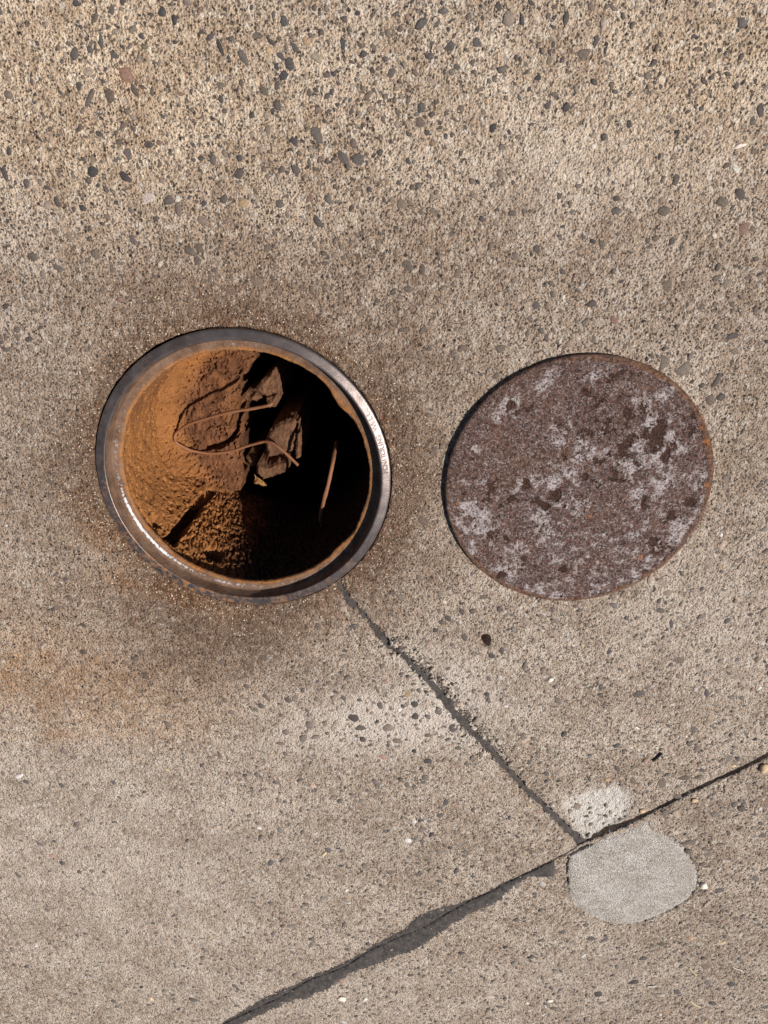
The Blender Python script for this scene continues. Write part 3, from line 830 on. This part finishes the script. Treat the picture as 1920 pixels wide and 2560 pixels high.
tag(mesh_np('cement_patch', v, q, M_CEM), 'rounded pale grey cement patch beside the joint crossing', 'patch')

# ---------------------------------------------------------------- well frame
def lathe(profile, n=256, wob=None):
    """profile: list of r, z; returns verts and quads in ring-local coordinates"""
    a = np.linspace(0, 2 * np.pi, n + 1)[:-1]
    pr = np.array(profile)
    rr = np.repeat(pr[:, 0][:, None], n, 1); zz = np.repeat(pr[:, 1][:, None], n, 1)
    if wob is not None: rr, zz = wob(rr, zz, np.repeat(a[None], len(pr), 0))
    v = np.stack([rr * np.cos(a), rr * np.sin(a), zz], -1).reshape(-1, 3)
    m = len(pr)
    i, j = np.meshgrid(np.arange(m - 1), np.arange(n), indexing='ij')
    j2 = (j + 1) % n
    q = np.stack([i * n + j, i * n + j2, (i + 1) * n + j2, (i + 1) * n + j], -1).reshape(-1, 4)
    return v, q

frame = tag(empty('monitoring_well', (RING_C[0], RING_C[1], 0)), 'round cast iron monitoring well frame set open in the concrete', 'well frame')
TOPZ = 0.009
prof = [(R_OUT, -0.07), (R_OUT, TOPZ - 0.0085), (R_OUT - 0.0006, TOPZ - 0.0062), (R_OUT - 0.0020, TOPZ - 0.0050), (R_OUT - 0.006, TOPZ - 0.0040), (R_OUT - 0.012, TOPZ - 0.0026), (R_IN + 0.006, TOPZ - 0.0011), (R_IN + 0.002, TOPZ - 0.0003), (R_IN + 0.0004, TOPZ - 0.0010), (R_IN, TOPZ - 0.003)]
v, q = lathe(prof, 360)
v[:, 2] += 0.0007 * fbm(v[:, 0], v[:, 1], 22, 4, 120, 0.6)
k_ = 1 - (0.0035 * np.clip(fbm(v[:, 0], v[:, 1], 28, 3, 123) - 0.12, 0, 1)) * (np.hypot(v[:, 0], v[:, 1]) > R_OUT - 0.004)
v[:, :2] *= k_[:, None]
ang = np.degrees(np.arctan2(v[:, 1], v[:, 0]))
rust_f = np.clip(0.9 * np.exp(-((((ang + 125) + 180) % 360 - 180) / 45) ** 2) + 0.25 + 0.5 * fbm(v[:, 0], v[:, 1], 18, 3, 121), 0, 1) * np.where(ang > -40, np.where(ang < 100, 0.0, 0.45), 1)
mesh_np('rim', v, q[:, ::-1], M_IRON, frame, attrs=dict(rust=rust_f))

def seat_wob(r, z, a):
    x, y = np.cos(a) * 0.3, np.sin(a) * 0.3
    crust = np.clip(0.5 + fbm(x, y, 9, 3, 131), 0, 1.4) * 0.0045 + 0.0022 * fbm(x, y, 60, 3, 132)
    bulge = np.exp(-((np.degrees(a) - 36) / 9.0) ** 2) * 0.012 + np.exp(-((np.degrees(a) - 318) / 7.0) ** 2) * 0.006
    w = sstep(R_SEAT + 0.006, R_SEAT - 0.001, r) * (z > -0.05)
    return r - w * (crust + bulge), z + 0.0012 * fbm(x * 1.0 + r, y + r, 70, 3, 133)
prof = [(R_IN - 0.0001, TOPZ - 0.0028), (R_IN - 0.0012, -0.006), (R_IN - 0.002, -0.010), (R_IN - 0.0028, -0.014), (R_LIP, -0.0205), (R_LIP - 0.0012, -0.0228), (R_LIP - 0.004, -0.0238), (R_LIP - 0.008, -0.0242), (R_LIP - 0.012, -0.0244), (R_SEAT + 0.005, -0.0248), (R_SEAT + 0.002, -0.0255), (R_SEAT, -0.0275), (R_SEAT - 0.001, -0.031), (R_SEAT - 0.0005, -0.036), (R_SEAT + 0.004, -0.045), (R_SEAT + 0.01, -0.056)]
v, q = lathe(prof, 420, seat_wob)
rr = np.repeat(np.array([p[0] for p in prof]), 420); zz = np.repeat(np.array([p[1] for p in prof]), 420)
ang = np.degrees(np.arctan2(v[:, 1], v[:, 0]))
dang = lambda c: ((ang - c) + 180) % 360 - 180
ledge = sstep(R_LIP - 0.0025, R_LIP - 0.0065, rr) * sstep(R_SEAT + 0.004, R_SEAT + 0.009, rr) * (zz < -0.018)
nz = fbm(v[:, 0], v[:, 1], 30, 3, 140)
bare = ledge * np.clip(1.05 * np.exp(-(dang(210) / 30) ** 2) + 0.50 * np.exp(-(dang(262) / 22) ** 2) + 0.40 * np.exp(-(dang(160) / 16) ** 2) + 0.40 * np.exp(-(dang(315) / 26) ** 2) + 0.3 * np.exp(-(dang(92) / 10) ** 2) + 0.25 * nz, 0, 1)
orange = np.clip(sstep(R_SEAT + 0.007, R_SEAT + 0.001, rr) * (zz < -0.02) * (0.75 + 0.8 * nz) + 0.25 * np.clip(nz, 0, 1), 0, 1)
mesh_np('seat', v, q[:, ::-1], M_SEAT, frame, attrs=dict(bare=bare, orange=orange))

# casing wall with its crust of dried mud
na = 800
zl = np.r_[np.linspace(-0.034, -0.45, 170), np.linspace(-0.455, -0.90, 24)]
nzr = len(zl)
a = np.linspace(0, 2 * np.pi, na + 1)[:-1]
A, Z = np.meshgrid(a, zl)
deg = np.degrees(A)
S = A * 0.295
n1 = fbm(S, Z * 0.8, 75, 3, 151, 0.6)
n2 = fbm(S + 0.3 * Z, Z * 0.75, 34, 4, 150, 0.6)
rag = sstep(205, 232, deg) * sstep(320, 268, deg)                       # the ragged crust further round
n4 = np.where(rag > 0.5, fbm(S - 0.4 * Z, Z * 0.42, 135, 2, 155, 0.5), fbm(S - 0.4 * Z, Z * 0.55, 95, 2, 153, 0.5))
pit_t = 0.24 - 0.20 * rag + 0.10 * fbm(S, Z, 10, 2, 154)
pits = sstep(pit_t, pit_t + 0.06, n4)
rough = 0.0016 * n1 + 0.0045 * n2 - (0.012 + 0.005 * rag) * pits - 0.010 * sstep(0.34, 0.46, n2) * (0.3 + rag)
lump = np.clip(fbm(S, Z, 7, 3, 152), -1, 1) * 0.008
calm = 1.0
dd = (rough * calm + lump)
ring_top = sstep(-0.05, -0.034, Z)
R0 = R_SEAT + 0.006 - dd - 0.004 + ring_top * (dd * 0.8 + 0.002)
# missing plates of crust: a tall slot and ragged hollows near it
def hollow(cd, cz, wd, wz, seed, edge=0.35):
    q_ = np.sqrt(((((deg - cd) + 180) % 360 - 180) / wd) ** 2 + ((Z - cz) / wz) ** 2) + edge * fbm(S, Z, 22, 3, seed)
    return sstep(1.0, 0.86, q_)
slot = sstep(3.4, 2.9, np.abs(deg - 223.5 + (Z + 0.2) * 6) + 1.2 * noise(S * 50, Z * 50, 160)) * sstep(-0.055, -0.075, Z) * sstep(-0.40, -0.36, Z)
holl = np.clip(slot + 0.8 * hollow(211, -0.085, 4.0, 0.016, 161) + 0.8 * hollow(244, -0.12, 6.0, 0.030, 162), 0, 1)
R0 = R0 - 0.045 * np.clip((-Z - 0.06) / 0.33, 0, 1) * sstep(190, 225, deg) * sstep(300, 262, deg)
R0 = R0 + 0.045 * holl
v = np.stack([R0 * np.cos(A), R0 * np.sin(A), Z], -1).reshape(-1, 3)
i, j = np.meshgrid(np.arange(nzr - 1), np.arange(na), indexing='ij'); j2 = (j + 1) % na
q = np.stack([i * na + j, (i + 1) * na + j, (i + 1) * na + j2, i * na + j2], -1).reshape(-1, 4)
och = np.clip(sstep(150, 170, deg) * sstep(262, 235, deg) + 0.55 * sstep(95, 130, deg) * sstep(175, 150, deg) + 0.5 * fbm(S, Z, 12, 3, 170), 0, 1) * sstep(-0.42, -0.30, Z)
mesh_np('casing_wall', v, q, M_DIRT, frame, attrs=dict(ochre=och.ravel(), painted_shade=(np.clip(holl + sstep(-0.42, -0.50, Z) + sstep(254, 268, deg + 8 * fbm(S, Z, 16, 3, 171)) + sstep(80, 60, deg), 0, 1) * 0.85).ravel()))  # shade painted in: hollows, low wall and the wall's unlit side

# raised lettering on the rim, read anticlockwise with the tops towards the hole
def add_text(text, start_deg, step_list, size):
    for ch, dg in zip(text, step_list):
        if ch == ' ': continue
        cu = bpy.data.curves.new('letter', 'FONT')
        cu.body = ch; cu.size = size; cu.extrude = 0.0007; cu.bevel_depth = 0.00035; cu.resolution_u = 4; cu.bevel_resolution = 0
        cu.align_x = 'CENTER'
        tmp = bpy.data.objects.new('letter', cu)
        col.objects.link(tmp)
        me = bpy.data.meshes.new_from_object(tmp.evaluated_get(bpy.context.evaluated_depsgraph_get()))
        bpy.data.objects.remove(tmp)
        me.name = 'letter'
        me.materials.clear(); me.materials.append(M_IRON)
        o = bpy.data.objects.new('letter', me)
        col.objects.link(o); o.parent = frame
        r = math.radians(dg)
        rad_ = R_OUT - 0.0062
        o.location = (rad_ * math.cos(r), rad_ * math.sin(r), TOPZ - 0.0034)
        o.rotation_euler = (math.radians(12), 0, r + math.pi / 2)
ang_of = lambda px, py: math.degrees(math.atan2(G(px, py)[1] - RING_C[1], G(px, py)[0] - RING_C[0]))
a0, a1, a2, a3 = ang_of(965, 1176), ang_of(945, 1093), ang_of(936, 1067), ang_of(923, 1033)
degs = list(np.linspace(a0, a1, 10)) + [0] + list(np.linspace(a2, a3, 4))
add_text('MONITORING WELL', 0, degs, 0.0155)

# ---------------------------------------------------------------- inside the well
FZ = -0.385
FLOOR = GP([(400, 860), (520, 800), (660, 800), (668, 872), (640, 890), (622, 930), (602, 945), (600, 992), (614, 1012), (610, 1072), (595, 1112), (604, 1132), (612, 1180), (603, 1226), (552, 1248), (520, 1262), (440, 1290), (330, 1200), (330, 1000)], FZ)
CRACK1 = GP([(604, 1010), (598, 1045), (588, 1085), (566, 1108), (520, 1120)], FZ)
CRACK2 = GP([(575, 945), (540, 925), (528, 905)], FZ)
CRACK3 = GP([(545, 1018), (556, 1050), (570, 1060)], FZ)
def z_dirt(x, y):
    xl, yl = x - RING_C[0], y - RING_C[1]
    r = np.hypot(xl, yl)
    p = poly_sdf(x, y, FLOOR) + 0.010 * fbm(x, y, 40, 4, 200, 0.6)
    n3 = fbm(x, y, 60, 3, 204, 0.6)
    top = FZ + 0.013 * fbm(x, y, 12, 3, 201) + 0.009 * fbm(x, y, 38, 4, 202, 0.6) + 0.005 * fbm(x, y, 120, 2, 203) - 0.009 * sstep(0.24, 0.38, n3)
    c = G(515, 1030, FZ)
    dome = sstep(0.115, 0.085, np.hypot(x - c[0], y - c[1])) * 0.012
    top = top + dome
    left = np.clip(-(xl * 0.97 - yl * 0.15), 0, 1)
    top = top + 0.10 * np.clip((r - 0.235) / 0.06, 0, 1) ** 2 * sstep(0.10, 0.2, left)
    for ln, w, dp in ((CRACK1, 0.007, 0.05), (CRACK2, 0.003, 0.02), (CRACK3, 0.004, 0.02)):
        d, _, _ = seg_dist(x + 0.004 * noise(x * 60, y * 60, 205), y, ln)
        top = top - dp * sstep(w, w * 0.5, d)
    d2 = fbm(x, y, 20, 3, 206)
    top = top + (0.004 * fbm(x, y, 45, 3, 215, 0.6) - 0.012 * sstep(0.15, 0.26, fbm(x, y, 95, 2, 216))) * sstep(0.20, 0.25, r) * sstep(0.05, 0.12, left)
    top = top - 0.014 * sstep(0.055, 0.02, np.abs(d2)) * sstep(0.05, 0.25, fbm(x, y, 9, 2, 207))
    low = -0.84 + 0.03 * fbm(x, y, 9, 3, 208) + 0.012 * fbm(x, y, 40, 3, 209)
    return low + (top - low) * sstep(-0.004, 0.004, p)
g = np.arange(-0.312, 0.3125, 0.0019)
v, q = implicit_grid(g + RING_C[0], g + RING_C[1], lambda x, y: 0.308 - np.hypot(x - RING_C[0], y - RING_C[1]), z_dirt)
r = np.hypot(v[:, 0] - RING_C[0], v[:, 1] - RING_C[1])
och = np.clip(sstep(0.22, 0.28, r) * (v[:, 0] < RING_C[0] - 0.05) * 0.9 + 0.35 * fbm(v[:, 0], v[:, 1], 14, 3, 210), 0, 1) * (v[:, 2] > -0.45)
tag(mesh_np('soil', v, q, M_DIRT, attrs=dict(ochre=och, painted_shade=sstep(-0.44, -0.52, v[:, 2]) * 0.85)), 'crumbly brown soil at the bottom of the well', None, None, 'stuff')  # deep floor coloured near-black to paint in its shade

def clod(name, pts, ztop, label, seed, tilt=(0, 0), rough=0.006, base=-0.80, group='soil clods in the well', mat=None):
    poly = GP(pts, ztop)
    c = poly.mean(0)
    xs_ = np.arange(poly[:, 0].min() - 0.01, poly[:, 0].max() + 0.01, 0.0022)
    ys_ = np.arange(poly[:, 1].min() - 0.01, poly[:, 1].max() + 0.01, 0.0022)
    ph = lambda x, y: poly_sdf(x, y, poly) + 0.0035 * fbm(x, y, 60, 3, seed)
    def zf(x, y):
        return ztop + tilt[0] * (x - c[0]) + tilt[1] * (y - c[1]) + rough * fbm(x, y, 50, 4, seed + 1, 0.6) + 0.003 * fbm(x, y, 150, 2, seed + 2) - 0.012 * sstep(0.010, 0.0, ph(x, y))
    v_, q_ = implicit_grid(xs_, ys_, ph, zf, skirt=base)
    return tag(mesh_np(name, v_, q_, mat or M_CLOD), label, 'soil clod', group)

clod('soil_clod', [(682, 926), (690, 955), (692, 985), (672, 992), (652, 990), (634, 978), (650, 955)], -0.335, 'pointed wedge of soil standing above the upper cable strand', 300)
clod('soil_clod', [(664, 998), (692, 988), (694, 1004), (688, 1020), (672, 1022)], -0.335, 'small rounded soil lump touching the upper end of the looped cable', 310)
clod('soil_clod', [(612, 985), (640, 985), (656, 994), (640, 1006), (615, 1004)], -0.365, 'crumbled soil bits beside the wedge shaped clod', 320, rough=0.016)
clod('soil_clod', [(668, 1085), (684, 1065), (712, 1052), (742, 1048), (742, 1090), (735, 1128), (700, 1140), (668, 1146), (662, 1110)], -0.315, 'large rounded soil lump under the loose end of the cable', 330)
clod('soil_clod', [(746, 1052), (751, 1100), (750, 1146), (738, 1150), (738, 1110), (742, 1080)], -0.300, 'thin upright sliver of soil right of the large lump', 335)
clod('soil_clod', [(640, 1160), (668, 1166), (700, 1152), (722, 1146), (724, 1165), (716, 1180), (690, 1192), (655, 1206), (638, 1188)], -0.330, 'broken soil slab below the large rounded lump', 340, tilt=(0.1, 0.2))
clod('soil_clod', [(612, 1145), (635, 1150), (642, 1166), (628, 1172)], -0.375, 'small crumb of soil between the floor edge and broken slab', 350)
leaf_poly = [(634, 1190), (645, 1200), (658, 1208), (665, 1217), (655, 1218), (640, 1212), (632, 1210), (636, 1202)]
M_LEAF = plain_material('dry_leaf', (0.26, 0.135, 0.045), 0.8, 0.3, 150)
o = clod('leaf_fragment', leaf_poly, -0.318, 'torn ochre leaf fragment leaning on the broken soil slab', 360, tilt=(-0.1, -0.3), rough=0.004, base=-0.33, mat=M_LEAF)
o['category'] = 'leaf'; del o['group']

# cables
M_CABLE = plain_material('dusty_cable', (0.25, 0.112, 0.056), 0.75, 0.15, 300, 0.3, 0.0004)
def tube(name, pts, radius, mat, label, cat, group=None, seg=10, sub=10):
    P3 = np.array(pts, float)
    n = len(P3)
    out = []
    for i in range(n - 1):
        p0, p1, p2, p3 = P3[max(i - 1, 0)], P3[i], P3[i + 1], P3[min(i + 2, n - 1)]
        for s in np.linspace(0, 1, sub, endpoint=False):
            out.append(0.5 * ((2 * p1) + (-p0 + p2) * s + (2 * p0 - 5 * p1 + 4 * p2 - p3) * s * s + (-p0 + 3 * p1 - 3 * p2 + p3) * s ** 3))
    out.append(P3[-1])
    C = np.array(out)
    if len(C) > 40:
        t_ = np.arange(len(C)) * 0.11
        C = C + 0.0016 * np.c_[noise(t_, t_ * 0 + 3.3, 1), noise(t_, t_ * 0 + 7.7, 2), 0.5 * noise(t_, t_ * 0 + 9.1, 3)]
    T = np.gradient(C, axis=0); T /= np.linalg.norm(T, axis=1)[:, None]
    up = np.array([0.13, 0.21, 0.97])
    B = np.cross(T, up); B /= np.linalg.norm(B, axis=1)[:, None]
    Nn = np.cross(B, T)
    th = np.linspace(0, 2 * np.pi, seg + 1)[:-1]
    rv = radius * (1 + 0.16 * noise(np.arange(len(C)) * 0.31, np.zeros(len(C)) + radius * 900, 4)) if len(C) > 40 else np.broadcast_to(np.asarray(radius, float), (len(C),)) if np.ndim(radius) else np.full(len(C), radius)
    V = C[:, None] + rv[:, None, None] * (np.cos(th)[None, :, None] * B[:, None] + np.sin(th)[None, :, None] * Nn[:, None])
    m = len(C)
    V = np.vstack([V.reshape(-1, 3), C[:1], C[-1:]])
    F = []
    for i in range(m - 1):
        for j in range(seg):
            F.append((i * seg + j, i * seg + (j + 1) % seg, (i + 1) * seg + (j + 1) % seg, (i + 1) * seg + j))
    for j in range(seg):
        F.append((m * seg, (j + 1) % seg, j, j)); F.append((m * seg + 1, (m - 1) * seg + j, (m - 1) * seg + (j + 1) % seg, (m - 1) * seg + (j + 1) % seg))
    me = bpy.data.meshes.new(name)
    me.from_pydata(V.tolist(), [], [f if f[2] != f[3] else f[:3] for f in F])
    me.polygons.foreach_set('use_smooth', np.ones(len(me.polygons), bool))
    me.materials.append(mat)
    o = bpy.data.objects.new(name, me)
    col.objects.link(o)
    return tag(o, label, cat, group)

def pxz(l, rest=False):
    out = []
    for a_, b_, c_ in l:
        if rest:
            for _ in range(4):
                x, y = G(a_, b_, c_)
                c_ = max(c_, float(z_dirt(np.array([x]), np.array([y]))[0]) + 0.006)
        out.append((*G(a_, b_, c_), c_))
    return out
tube('cable', pxz([(682, 1008, -0.20), (670, 1014, -0.20), (640, 1020, -0.215), (580, 1030, -0.24), (525, 1043, -0.27), (475, 1060, -0.31), (447, 1078, -0.345), (437, 1093, -0.368), (446, 1110, -0.374), (480, 1126, -0.372), (535, 1133, -0.362), (580, 1127, -0.345), (625, 1112, -0.32), (660, 1104, -0.295), (685, 1110, -0.275), (712, 1132, -0.262), (746, 1164, -0.250)], True),
     0.0042, M_CABLE, 'brown dusty cable bent in a wide loop over the lit soil', 'cable', 'cables in the well')
tube('cable', pxz([(842, 1106, -0.215), (837, 1128, -0.168), (830, 1165, -0.125), (820, 1215, -0.120), (806, 1262, -0.156), (803, 1300, -0.24), (810, 1340, -0.38), (812, 1372, -0.55)]),
     0.0052, M_CABLE, 'short arching cable with only its middle in sunlight', 'cable', 'cables in the well')
tube('cable', pxz([(690, 1290, -0.45), (720, 1306, -0.42), (760, 1335, -0.44), (795, 1365, -0.52)]),
     0.0040, M_CABLE, 'cable lying in deep shade at the bottom of the well', 'cable', 'cables in the well')

# ---------------------------------------------------------------- lid
lid = tag(empty('manhole_cover', (LID_C[0], LID_C[1], 0)), 'round rusty iron lid lying on the concrete beside the open well', 'lid')
LZ = 0.021
nr, nth = 230, 620
rl = np.concatenate([np.linspace(0.0005, R_LID - 0.012, nr - 10), R_LID - 0.012 + 0.012 * np.sin(np.linspace(0, 1, 11)[1:] * np.pi / 2)])
th = np.linspace(0, 2 * np.pi, nth + 1)[:-1]
RR, TH = np.meshgrid(rl, th, indexing='ij')
LX, LY = RR * np.cos(TH), RR * np.sin(TH)
# features read off the photograph, in the lid's own plane
def lp(zx, zy):
    x, y = G(1060 + .4702 * zx, 840 + .4702 * zy, LZ)
    return x - LID_C[0], y - LID_C[1]
def lid_spots(items):
    f = np.zeros_like(LX)
    wx = LX + 0.010 * fbm(LX, LY, 25, 3, 400); wy = LY + 0.010 * fbm(LX + 3, LY, 25, 3, 401)
    for zx, zy, rz, s in items:
        cx0, cy0 = lp(zx, zy); rr_ = rz * 0.00046
        f = np.maximum(f, s * np.exp(-(((wx - cx0) ** 2 + (wy - cy0) ** 2) / rr_ ** 2) ** 1.3))
    return f
pitm = 1.15 * lid_spots([(1240, 500, 60, 1), (1225, 570, 45, 1), (1100, 420, 55, .9), (1160, 390, 35, .8), (1040, 640, 50, .8), (1000, 740, 45, .8), (1090, 560, 40, .7), (960, 470, 40, .7), (1020, 480, 40, .8), (880, 490, 30, .7), (690, 850, 38, .9), (540, 790, 32, .9), (600, 870, 40, .8), (640, 900, 35, .7), (370, 810, 45, .8), (470, 360, 26, 1), (890, 310, 45, .7), (930, 340, 40, .7), (1410, 440, 40, .7), (1430, 510, 35, .7), (1170, 890, 30, .9), (1390, 890, 40, .8), (1330, 940, 40, .7), (540, 1200, 45, .7), (360, 1050, 40, .6), (620, 1020, 35, .6), (1000, 240, 45, .5), (1290, 640, 35, .8), (1250, 1100, 45, .7), (1200, 1150, 35, .7), (750, 1245, 25, .7), (480, 880, 35, .7), (400, 1270, 40, .6), (860, 740, 25, .7), (1320, 590, 28, .9), (590, 1230, 30, .6)])
bl = lid_spots([(640, 240, 55, .9), (700, 210, 45, .7), (450, 370, 55, 1), (380, 420, 45, .7), (1280, 300, 60, .9), (1200, 370, 55, .9), (1150, 340, 50, .7), (1290, 530, 35, 1), (1350, 600, 60, .7), (1260, 640, 60, .6), (1200, 450, 40, .9), (1060, 250, 45, .5), (700, 760, 55, .9), (600, 760, 45, .8), (520, 770, 40, .7), (760, 730, 40, .8), (450, 1250, 70, .8), (300, 1000, 80, .7), (230, 920, 50, .7), (250, 1130, 50, .6), (600, 960, 60, .7), (640, 1040, 55, .6), (1350, 1050, 70, .6), (1450, 980, 45, .7), (1250, 820, 60, .5), (1310, 760, 50, .6), (1140, 830, 60, .5), (800, 910, 60, .5), (1000, 1080, 90, .35), (900, 1200, 100, .3), (700, 1150, 80, .5), (500, 1130, 60, .6), (700, 1330, 60, .5), (1100, 1290, 80, .4), (350, 650, 60, .5), (280, 590, 35, .6), (1120, 690, 50, .6), (1170, 560, 50, .6), (860, 620, 60, .35), (700, 500, 80, .3), (1450, 750, 60, .5), (900, 190, 50, .5), (1320, 450, 50, .6)])
spots = lid_spots([(182, 890, 14, 1), (247, 607, 10, 1), (885, 957, 12, 1), (1145, 1173, 13, 1.2), (1500, 560, 22, 1), (1475, 480, 18, 1), (1510, 790, 20, .8), (495, 1085, 10, .9), (960, 1335, 14, .8), (240, 940, 25, .6), (880, 293, 8, .9), (950, 828, 8, .9), (860, 720, 16, .5), (525, 1110, 18, .5), (800, 1340, 14, .5)])
n_a = fbm(LX, LY, 40, 5, 430, 0.72); n_b = fbm(LX, LY, 36, 5, 436, 0.70); n_c = fbm(LX, LY, 7, 3, 442)
bl = sstep(0.16, 0.64, 0.76 * bl + 1.30 * n_a + 0.45 * n_c + 0.35 * LX - 0.35 * LY + 0.04)
pitm = sstep(0.36, 0.54, 0.70 * pitm + 1.40 * n_b + 0.25 * n_c)
edge = (0.80 + 0.30 * np.cos(TH + 0.5)) * sstep(R_LID - 0.024, R_LID - 0.006, RR + 0.010 * fbm(LX, LY, 20, 3, 405))
brown = np.clip(0.5 + 1.1 * fbm(LX, LY, 9, 3, 410) - LX * 1.2, 0, 1)
LH = LZ + 0.0026 * fbm(LX, LY, 25, 3, 420) + 0.0022 * fbm(LX, LY, 75, 3, 421, 0.6) - 0.0030 * pitm + 0.0012 * bl
bev = np.clip((RR - (R_LID - 0.012)) / 0.012, 0, 1)
LH = LH - 0.010 * (1 - np.sqrt(np.clip(1 - bev ** 2, 0, 1)))
LH = LH - 0.0022 * np.exp(-((RR - (R_LID - 0.020)) / 0.003) ** 2) * (0.5 + 0.8 * np.clip(fbm(LX, LY, 8, 2, 425) + 0.3, 0, 1))
v = np.stack([LX, LY, LH], -1).reshape(-1, 3)
i, j = np.meshgrid(np.arange(nr - 1), np.arange(nth), indexing='ij'); j2 = (j + 1) % nth
q = np.stack([i * nth + j, (i + 1) * nth + j, (i + 1) * nth + j2, i * nth + j2], -1).reshape(-1, 4)
mesh_np('plate', v, q, M_LID, lid, attrs=dict(pit=pitm.ravel(), bloom=np.clip(bl * (1 - 0.8 * pitm), 0, 1).ravel(), brown=brown.ravel(), edge=edge.ravel(), orange=np.clip(spots, 0, 1).ravel()))
rim_z = LH[-1]
sidev = np.concatenate([np.c_[R_LID * np.cos(th), R_LID * np.sin(th), rim_z], np.c_[(R_LID + 0.0006) * np.cos(th), (R_LID + 0.0006) * np.sin(th), rim_z - 0.003], np.c_[(R_LID - 0.001) * np.cos(th), (R_LID - 0.001) * np.sin(th), np.full(nth, 0.0)]])
k = np.arange(nth); k2 = (k + 1) % nth
sq = np.vstack([np.c_[k, k + nth, k2 + nth, k2], np.c_[k + nth, k + 2 * nth, k2 + 2 * nth, k2 + nth]])
on = np.ones(len(sidev))
mesh_np('edge_band', sidev, sq, M_LID, lid, attrs=dict(pit=on * 0, bloom=on * 0, brown=on, edge=on, orange=on * 0))

# ---------------------------------------------------------------- small loose things
M_TAN = plain_material('tan_stone', (0.56, 0.40, 0.25), 0.7, 0.15, 60)
M_WHITE = plain_material('white_stone', (0.70, 0.64, 0.54), 0.7, 0.12, 90)
M_STRAW = plain_material('dry_straw', (0.62, 0.50, 0.30), 0.75, 0.15, 250)
M_TWIG = plain_material('dark_twig', (0.030, 0.026, 0.022), 0.8, 0.3, 250)
_peb = [pebble_template(900 + i, 12, ((0.55, -0.6), (0.92, -0.25), (1.0, 0.15), (0.86, 0.6), (0.5, 0.92))) for i in range(4)]
def stone(px, py, wpx, hpx, ang_, mat, label, tall=0.55, k=0, name='loose_stone'):
    x, y = G(px, py)
    s = float(px_scale(np.array(x), np.array(y)))
    tv, tf = _peb[k % 4]
    a_, b_ = wpx / 2 / s, hpx / 2 / s * 1.1
    h = tall * min(a_, b_)
    o = mesh_np(name, tv * np.array([a_, b_, h]), tf, mat)
    z = float(slab_height(np.array([x]), np.array([y]))[0])
    o.location = (x, y, max(z, -0.02) + 0.5 * h)
    o.rotation_euler = (0, 0, math.radians(ang_))
    return tag(o, label, 'stone', 'loose stones on the concrete')
stone(1909, 1916, 26, 22, 20, M_TAN, 'tan pebble resting at the open joint by the right edge', 0.6, 0)
stone(1736, 2000, 20, 10, 25, M_TAN, 'thin tan chip along the open joint right of the grey patch', 0.6, 1)
stone(1758, 2212, 22, 18, 10, M_WHITE, 'white pebble just right of the grey cement patch', 0.6, 2)
stone(1374, 2500, 17, 10, 0, M_WHITE, 'small white stone near the bottom edge', 0.6, 3)
stone(1605, 2026, 17, 10, 30, M_TAN, 'cream stone chip on the joint above the grey patch', 0.6, 1)
stone(855, 2497, 24, 16, -20, M_WHITE, 'flat pale stone below the smeared sealant', 0.35, 2)
stone(1376, 1698, 15, 12, 0, M_WHITE, 'white stone on the slab below the rusty lid', 0.6, 3)
stone(1474, 2090, 12, 13, 0, plain_material('grey_chip', (0.40, 0.36, 0.31), 0.8), 'grey stone chip wedged at the joint crossing', 0.8, 0)
def stick(pxa, pxb, w, mat, name, label, cat, group=None):
    a_, b_ = np.array(G(*pxa)), np.array(G(*pxb))
    mid = (a_ + b_) / 2 + (b_ - a_)[::-1] * np.array([0.04, -0.04])
    z = [float(slab_height(np.array([p[0]]), np.array([p[1]]))[0]) + 0.7 * w + 0.0006 for p in (a_, mid, b_)]
    return tube(name, [(*a_, z[0]), (*mid, z[1] + 0.001), (*b_, z[2])], w, mat, label, cat, group, 6, 4)
stick((1631, 1900), (1653, 1880), 0.0034, M_TWIG, 'twig', 'short black twig on the slab above the joint', 'twig')
stick((1724, 2418), (1741, 2437), 0.0016, M_STRAW, 'straw', 'upper of two short straws near the bottom right corner', 'straw', 'dry straw bits')
stick((1725, 2500), (1750, 2516), 0.0018, M_STRAW, 'straw', 'lower of two short straws near the bottom right corner', 'straw', 'dry straw bits')
stick((1830, 2415), (1854, 2424), 0.0013, M_WHITE, 'plant_stem', 'thin white stem right of the short straws', 'stem')
stick((1617, 2464), (1640, 2462), 0.0024, M_WHITE, 'shell_fragment', 'pale elongated shell fragment left of the straws', 'shell')
